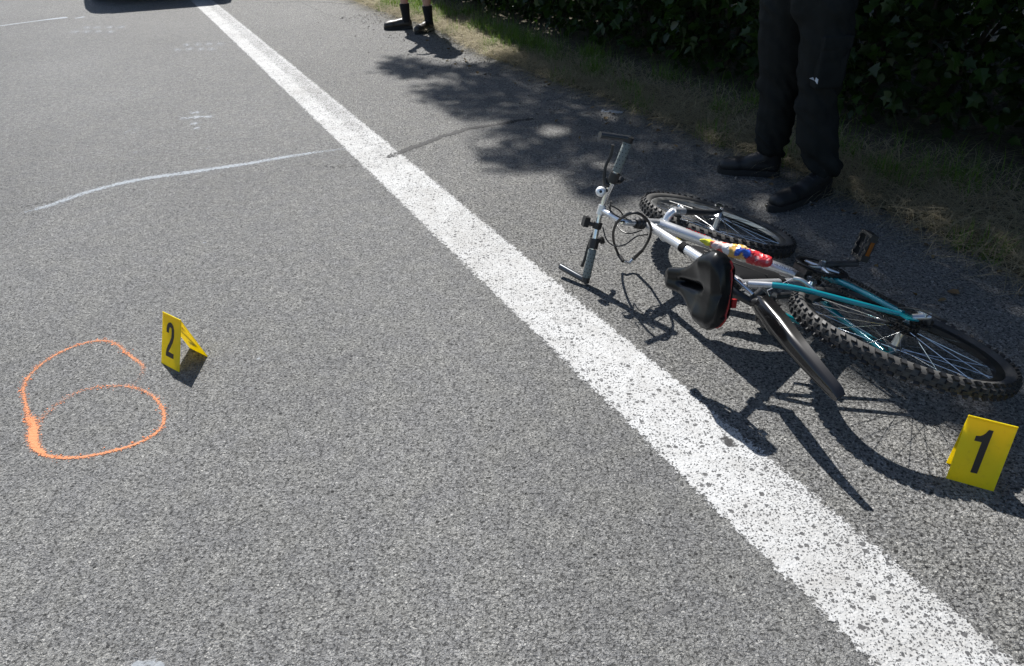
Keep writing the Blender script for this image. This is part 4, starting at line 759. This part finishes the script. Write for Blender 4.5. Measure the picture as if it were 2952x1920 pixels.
# ================================================================== PEOPLE
M_SKIN = mat('skin', (.48, .27, .2), .5, bump=(180, .2, .001), var=.08); M_TROU = mat('dark_trouser_cloth', (.015, .0166, .0165), .95, spec=.12, bump=(420, .35, .001), var=.18, vscale=18); M_BOOT = mat('black_boot_leather', (.010, .010, .011), .55, bump=(90, .3, .001), var=.2); M_SOLE = mat('boot_sole', (.012, .012, .012), .8); M_SHIRT = mat('dark_shirt', (.02, .024, .03), .85); M_HAIR = mat('brown_hair', (.035, .022, .014), .6, bump=(120, .6, .003)); M_SOCK = mat('black_sock', (.008, .008, .009), .95); M_SHOE = mat('dark_brown_suede', (.028, .023, .018), .42, bump=(200, .4, .001), var=.3); M_SHORT = mat('khaki_shorts', (.16, .14, .1), .9); M_TSH = mat('grey_tee', (.2, .21, .22), .9)
def footwear(name, heel, toe, ankle, M, parent, O, shaft, wd=.05, laces=True, low=False):
    heel, toe = np.array([heel[0], heel[1], 0.]), np.array([toe[0], toe[1], 0.]); d = toe-heel; L = np.linalg.norm(d); d /= L; s = np.array([-d[1], d[0], 0.]); P = lambda t, z, w=0.: heel+d*L*t+s*w+np.array([0, 0, z])-O
    ch = [[(P(.15, .06), .036), (P(.35, .058), .042), (P(.55, .052), .043), (P(.75, .048), .043), (P(.88, .045), .036)], [(P(.7, .05, .012), .04), (P(.88, .043, .01), .033)], [(P(.7, .05, -.012), .04), (P(.88, .043, -.01), .033)], [(P(.12, .045), .037), (P(.13, .08), .041), (P(.2, .12), .048), (np.asarray(ankle)-O+np.array([0, 0, shaft-.1]), .056)], [(P(.3, .09), .043), (P(.5, .07), .04)], [(P(.2, .1), .043), (P(.42, .085), .036)]]
    if low: ch[3] = [(P(.12, .045), .036), (P(.14, .072), .038)]; ch[4] = [(P(.3, .062), .041), (P(.5, .06), .04)]; ch[5] = [(P(.3, .07), .038), (P(.45, .074), .03)]
    o = blend(name, ch, .007, M, parent, 4); ol = []
    for t, w in ((-.01, 0), (.0, .026), (.08, .034), (.25, .034), (.42, .036), (.6, .045), (.76, .047), (.9, .036), (.98, .018), (1., 0)): ol.append((t, w))
    ring = ol+[(t, -w) for t, w in reversed(ol[1:-1])]; n = len(ring); vv = [P(t, z, w) for z in (.0, .026) for t, w in ring]; vv += [P(.5+(t-.5)*.99, .033, w*.94) for t, w in ring]
    obj('sole', MB().add(vv, [tuple(range(n-1, -1, -1))]+[(l*n+j, l*n+(j+1) % n, (l+1)*n+(j+1) % n, (l+1)*n+j) for l in (0, 1) for j in range(n)]+[tuple(2*n+j for j in range(n))]), M_SOLE, o, sm=30)
    if laces:
        mb = MB()
        for i in range(5): t = .34+.06*i; z = (.118 if low else .135)-.011*i; mb.add(*tube(smooth([P(t, z-.012, .026), P(t+.01, z, 0), P(t, z-.012, -.026)], 4), .0026, 6))
        obj('lace', mb, M, o)
    return o
def hand(chains, wrist, d, palm_n, side):
    """palm and five curled fingers"""
    d = np.array(d, float)/np.linalg.norm(d); pn = np.array(palm_n, float); pn -= d*(pn@d); pn /= np.linalg.norm(pn); s = np.cross(d, pn)*side
    for i, (o_, ln) in enumerate(((-.03, .065), (-.01, .078), (.011, .074), (.03, .058))):
        b = wrist+d*.085+s*o_; chains.append([(wrist+d*.02+s*o_*.6, .014), (b, .0115), (b+d*ln*.45+pn*.010, .0095), (b+d*ln*.75+pn*.03, .0085), (b+d*ln*.85+pn*.048, .0078)])
    chains.append([(wrist+d*.025-s*.02, .014), (wrist+d*.055-s*.045+pn*.012, .0115), (wrist+d*.085-s*.052+pn*.025, .0098), (wrist+d*.108-s*.048+pn*.035, .0085)])
def figure(name, lab, feet, ankles, knees, hips, F, H, upper, lower, mu, ml, leg_r, skirt=None):
    """feet etc. given as (left, right); F facing; upper/lower garments"""
    F = np.array([F[0], F[1], 0.]); F /= np.linalg.norm(F); Lf = np.array([-F[1], F[0], 0.]); hc = (np.array(hips[0])+np.array(hips[1]))/2; O = np.array([*((np.array(feet[0][0])+np.array(feet[1][0]))/2)[:2], 0.])
    T = empty(name, tuple(O)); tag(T, lab, 'person', 'people standing at the roadside'); up = np.array([0, 0, 1.]); pel = np.array([hc[0], hc[1], hips[0][2]+.02]); ch_z = H*.74; ne = np.array([hc[0], hc[1], H*.835])+F*.01; hd = np.array([hc[0], hc[1], H*.925])+F*.035
    A = [np.array(p)-O for p in ankles]; K = [np.array(p)-O for p in knees]; Hp = [np.array(p)-O for p in hips]; pel_, ne_, hd_ = pel-O, ne-O, hd-O; chest = np.array([hc[0], hc[1], ch_z])-O
    body = [[(pel_+up*.04-F*.02, .10), (pel_+up*.14, .115), (chest-up*.08, .125), (chest+up*.08, .12), (ne_-up*.03, .06), (ne_+up*.05, .052)]]
    for k, sg in ((0, 1), (1, -1)):
        body += [[(pel_+Lf*sg*.07, .11), (Hp[k], .085), (L_(Hp[k], K[k], .5), .072), (K[k], .055), (L_(K[k], A[k], .35), .053), (A[k]+up*.05, .026), (A[k]-up*.02, .02)], [(A[k]-up*.03, .02), (A[k]+np.array([*(np.array(feet[k][1])-np.array(feet[k][0]))[:2], 0])*.3-up*.04, .016)]]
        sh = chest+up*.1+Lf*sg*.17; el = sh+Lf*sg*.07-up*.27-F*.02; wr_ = el+F*.2+up*.09-Lf*sg*.1; body += [[(chest+up*.1+Lf*sg*.08, .085), (sh, .06), (L_(sh, el, .5), .048), (el, .04), (L_(el, wr_, .35), .041), (wr_, .027)]]; dd = (wr_-el)/np.linalg.norm(wr_-el); hand(body, wr_, dd+F*.1, -Lf*sg+F*.3, sg)
    body += [[(hd_-up*.03, .078), (hd_+up*.035-F*.012, .088), (hd_+up*.05-F*.03, .08)], [(hd_-up*.085+F*.05, .034), (hd_-up*.05+F*.05, .045)], [(hd_+F*.085+up*.0, .012), (hd_+F*.105-up*.03, .016)], [(hd_+Lf*.082-up*.01, .014), (hd_+Lf*.088+up*.02-F*.01, .016)], [(hd_-Lf*.082-up*.01, .014), (hd_-Lf*.088+up*.02-F*.01, .016)]]
    bo = blend('body', body, .0075, M_SKIN, T, 3)
    for sg in (1, -1): obj('eye', MB().add(*lathe([(.0001, .011), (.006, .0095), (.011, 0), (.0001, -.004)], hd_+F*.073+Lf*sg*.032+up*.008, F, 14)), mat('eye_dark', (.03, .025, .02), .2) if 'eye_dark' not in bpy.data.materials else bpy.data.materials['eye_dark'], bo)
    obj('mouth', tube(smooth([hd_+F*.086+Lf*.024-up*.066, hd_+F*.094-up*.063, hd_+F*.086-Lf*.024-up*.066], 4), .0045, 8), mat('lip', (.4, .14, .12), .4) if 'lip' not in bpy.data.materials else bpy.data.materials['lip'], bo)
    blend('hair', [[(hd_+up*.055-F*.02, .092), (hd_+up*.02-F*.045, .085), (hd_-up*.03-F*.05, .07)]], .009, M_HAIR, T, 2, lambda p: .006*nz(p[0]*60, p[1]*60, p[2]*20))
    sh_ = [[(pel_+up*.17, .125), (pel_+up*.26, .138), (chest-up*.06, .148), (chest+up*.07, .14), (ne_-up*.045, .072)]]
    for sg in (1, -1):
        s0 = chest+up*.1+Lf*sg*.17; el = s0+Lf*sg*.07-up*.27-F*.02; sh_ += [[(chest+up*.09+Lf*sg*.08, .1), (s0, .075), (L_(s0, el, .75), .062)]]
    blend('shirt', sh_, .012, mu, T, 4, lambda p: .006*nz(p[0]*9, p[1]*9, p[2]*16))
    return T, O, A, K, Hp, pel_, Lf, F
# the one in dark cargo trousers and boots (A: left foot far, right foot near)
FL = (gz(2245, 509), gz(2066, 495)); FR = (gz(2388, 556), gz(2213, 612))
aL, aR = [L_(np.array(f_[0]), np.array(f_[1]), .2)+np.array([0, 0, .1]) for f_ in (FL, FR)]; kL, kR = aty(2243, 300, aL[1]-.03), aty(2352, 318, aR[1]+.03); hL, hR = aty(2268, 10, 3.68), aty(2392, 14, 3.47)
T, O, A, K, Hp, pel_, Lf, Fv = figure('person', 'person in dark cargo trousers and black boots standing behind the bicycle', (FR, FL), (aR, aL), (kR, kL), (hR, hL), (-1, -.16), 1.82, 'shirt', 'trousers', M_SHIRT, M_TROU, .1)
up = np.array([0, 0, 1.])
def wrinkle(p):
    z = p[2]; a = .012*nz(p[0]*6, p[1]*6, z*9)+.010*nz(p[0]*13+3, p[1]*13, z*24+p[0]*24); lowk = math.exp(-((z-.16)/.13)**2)+.7*math.exp(-((z-.5)/.1)**2)+.5*math.exp(-((z-.84)/.1)**2); return a*(.7+.8*lowk)+.036*lowk*(.25-abs(nz(p[0]*6+p[1]*4, p[1]*6, z*17+p[0]*14)))
tr = []
for k, sg in ((0, 1), (1, -1)):
    kn = K[k]; an = A[k]
    tr += [[(pel_+Lf*sg*.07-Fv*.01, .125), (Hp[k], .118), (L_(Hp[k], kn, .35), .112), (L_(Hp[k], kn, .7), .104), (kn, .096), (L_(kn, an, .35), .092), (L_(kn, an, .7), .084), (an+up*.09, .076), (an+up*.06-Fv*.01, .074)], [(Hp[k]-Lf*0, .115), (pel_+up*.08+Lf*sg*.05-Fv*.01, .13)]]
tr += [[(pel_+up*.03-Fv*.02, .125), (pel_+up*.14-Fv*.01, .135)]]
tw = blend('trousers', tr, .008, M_TROU, T, 8, wrinkle)
sdk = Lf   # outer side of the near leg
pc = L_(Hp[0], K[0], .52)+sdk*.084+Fv*.01; ex = Fv; pk = []
pkt = blend('cargo_pocket', [], .007, M_TROU, tw, 3, lambda p: .003*nz(p[0]*20, p[1]*20, p[2]*20), boxes=[box(pc+up*.0, (.13, .05, .19), Matrix(np.stack([Fv, Lf, up], 1).tolist())), box(pc+up*.105+sdk*.012, (.138, .042, .055), Matrix(np.stack([Fv, Lf, up], 1).tolist()))])
mb = MB(); c = aty(2349, 233, (kR+hR)[1]/2-.155)-O; mb.add([c+Fv*.0, c+Fv*.03+up*.012, c+Fv*.012+up*.016, c-Fv*.012-up*.014+sdk*.006, c-Fv*.012+up*.006+sdk*.006, c+up*.016+sdk*.004], [(0, 1, 2), (0, 3, 4, 5), (2, 1, 0), (5, 4, 3, 0)]); obj('paper_tag', mb, mat('white_paper', (.6, .64, .7), .7), T, sm=0)
footwear('boot', FL[0], FL[1], aL, M_BOOT, T, O, .2); footwear('boot', FR[0], FR[1], aR, M_BOOT, T, O, .2)
# the far one in shorts, black socks and low shoes
FL2 = (gz(1248, 88), gz(1198, 100)); FR2 = (gz(1190, 83), gz(1107, 86)); aL2, aR2 = [L_(np.array(f_[0]), np.array(f_[1]), .2)+np.array([0, 0, .1]) for f_ in (FL2, FR2)]
kL2, kR2 = aL2+np.array([-.02, -.03, .42]), aR2+np.array([-.02, .0, .42]); hm = (aL2+aR2)/2; hL2 = np.array([hm[0]+.06, hm[1]-.07, .93]); hR2 = np.array([hm[0]-.06, hm[1]+.07, .93])
T2, O2, A2, K2, H2, pe2, Lf2, F2_ = figure('person', 'bystander in black socks and dark shoes standing where the grass meets the asphalt', (FL2, FR2), (aL2, aR2), (kL2, kR2), (hL2, hR2), (-.75, -.65), 1.76, 'tee', 'shorts', M_TSH, M_SHORT, .1)
sh = [[(pe2, .145), (pe2+up*.1, .14)]]
for k, sg in ((0, 1), (1, -1)): sh += [[(pe2+Lf2*sg*.07, .135), (H2[k], .12), (L_(H2[k], K2[k], .8), .115)]]
blend('shorts', sh, .012, M_SHORT, T2, 3, lambda p: .006*nz(p[0]*9, p[1]*9, p[2]*14))
for k in (0, 1): a_ = A2[k]; obj('sock', MB().add(*tube(smooth([a_-up*.03, a_+up*.03, L_(a_, K2[k], .2), L_(a_, K2[k], .355)], 5), np.interp(np.linspace(0, 1, 16), [0, .3, .6, 1], [.046, .041, .045, .053]), 18)), M_SOCK, T2)
footwear('shoe', FL2[0], FL2[1], aL2, M_SHOE, T2, O2, .1, low=True); footwear('shoe', FR2[0], FR2[1], aR2, M_SHOE, T2, O2, .1, low=True)
# ================================================================== CAR beyond the upper frame edge, its shadow reaches into view
RD3 = np.array([RD[0], RD[1], 0]); CN3 = np.array([RN[0], RN[1], 0])
sh0 = gz(250, 42); rear_h = .8; corner = sh0+SUN/SUN[2]*rear_h; corner[2] = 0
CARW, CARL = 1.76, 4.25; O = corner+CN3*CARW/2+RD3*CARL/2; car = empty('car', tuple(O)); car.rotation_euler.z = math.atan2(RD[1], RD[0]); tag(car, 'dark car standing across the white edge line, its shadow lying on the asphalt', 'car')
M_CAR = mat('car_paint', (.02, .024, .032), .25, .4, coat=.8); M_GLS = mat('car_glass', (.01, .012, .014), .05, spec=.8); M_TYR = mat('car_tyre', (.018, .018, .018), .8); M_RIM = mat('car_rim', (.5, .5, .52), .3, .9); M_LMP = mat('tail_lamp', (.45, .01, .01), .15); M_HLM = mat('head_lamp', (.7, .72, .75), .08); M_TRIM = mat('car_trim', (.015, .015, .016), .6)
low = [(-2.12, .34, .80), (-2.1, .30, .86), (-1.6, .24, .89), (1.3, .22, .89), (1.95, .26, .85), (2.1, .34, .72)]
def top(x): return np.interp(x, [-2.12, -2.05, -1.75, -1.5, -.2, .35, 1.05, 1.8, 2.08, 2.12], [.86, .98, 1.2, 1.40, 1.45, 1.40, .98, .86, .72, .6])
def belt(x): return np.interp(x, [-2.12, -1.9, 1.1, 2.12], [.86, .93, .92, .62])
xs = np.linspace(-2.12, 2.12, 46); vv = []; k = 14
for x in xs:
    hw = np.interp(x, [-2.12, -2.0, -1.5, 1.4, 1.95, 2.12], [.72, .82, .88, .88, .80, .62]); zb, zt, bl = .24, float(top(x)), min(float(belt(x)), float(top(x))); inn = np.interp(zt-bl, [0, .5], [.03, .22])
    ring = [(0, zb), (hw*.9, zb), (hw*.98, zb+.12), (hw, .55), (hw*.985, bl), (hw-inn, zt-.06), (hw-inn-.08, zt-.008), (0, zt+.012)]; vv += [(x, y, z) for y, z in ring]+[(x, -y, z) for y, z in reversed(ring[1:-1])]
ffc = [(i*k+j, i*k+(j+1) % k, (i+1)*k+(j+1) % k, (i+1)*k+j) for i in range(45) for j in range(k)]+[tuple(range(k-1, -1, -1)), tuple(45*k+j for j in range(k))]
obj('body', MB().add(vv, ffc), M_CAR, car, sm=35)
for sg in (1, -1):
    vv = []
    for x0, x1 in ((-1.35, -.35), (-.25, .55)):
        q_ = []
        for x, fr_ in ((x0, .12), (x1, .12), (x1 if x1 < .5 else .35, .82), (max(x0, -1.3), .82)):
            hw = .88; bl = float(belt(x)); zt = float(top(x)); inn = np.interp(zt-bl, [0, .5], [.03, .22]); z = bl+(zt-.06-bl)*fr_; y = hw*.985+(hw-inn-hw*.985)*fr_+.006; q_.append((x, sg*y, z))
        wn = obj('side_window', MB().add(q_, [(0, 1, 2, 3)]), M_GLS, car, sm=0); md = wn.modifiers.new('t', 'SOLIDIFY'); md.thickness = .004
    obj('wing_mirror', MB().add(*box((.62, sg*.98, .98), (.1, .16, .12))), M_CAR, car)
    obj('tail_lamp', MB().add(*box((-2.09, sg*.62, .78), (.08, .2, .16))), M_LMP, car); obj('head_lamp', MB().add(*box((2.03, sg*.55, .64), (.12, .22, .12))), M_HLM, car)
    for x in (-1.3, 1.32):
        wl = obj('wheel', MB().add(*lathe([(.2, -.1), (.29, -.1), (.315, -.08), (.315, .08), (.29, .1), (.2, .1)], (x, sg*.80, .315), (0, 1, 0), 36, closed=True)), M_TYR, car); mb = MB(); mb.add(*lathe([(.0001, sg*.07), (.05, sg*.08), (.06, sg*.06), (.19, sg*.07), (.205, sg*.095), (.205, sg*.02)], (x, sg*.80, .315), (0, 1, 0), 28)); obj('rim', mb, M_RIM, wl)
wd = MB().add([(1.02, .62, 1.005), (1.02, -.62, 1.005), (.40, -.56, 1.385), (.40, .56, 1.385)], [(0, 1, 2, 3)]); obj('windscreen', wd, M_GLS, car, sm=0).modifiers.new('t', 'SOLIDIFY').thickness = .012
wd = MB().add([(-2.03, .6, 1.02), (-2.03, -.6, 1.02), (-1.56, -.55, 1.365), (-1.56, .55, 1.365)], [(3, 2, 1, 0)]); obj('rear_window', wd, M_GLS, car, sm=0).modifiers.new('t', 'SOLIDIFY').thickness = .012
obj('bumper', MB().add(*box((-2.12, 0, .42), (.09, 1.5, .2))), M_TRIM, car); obj('bumper', MB().add(*box((2.1, 0, .4), (.09, 1.4, .2))), M_TRIM, car); obj('number_plate', MB().add(*box((-2.168, 0, .6), (.01, .5, .11))), mat('plate_white', (.6, .6, .6), .5), car)
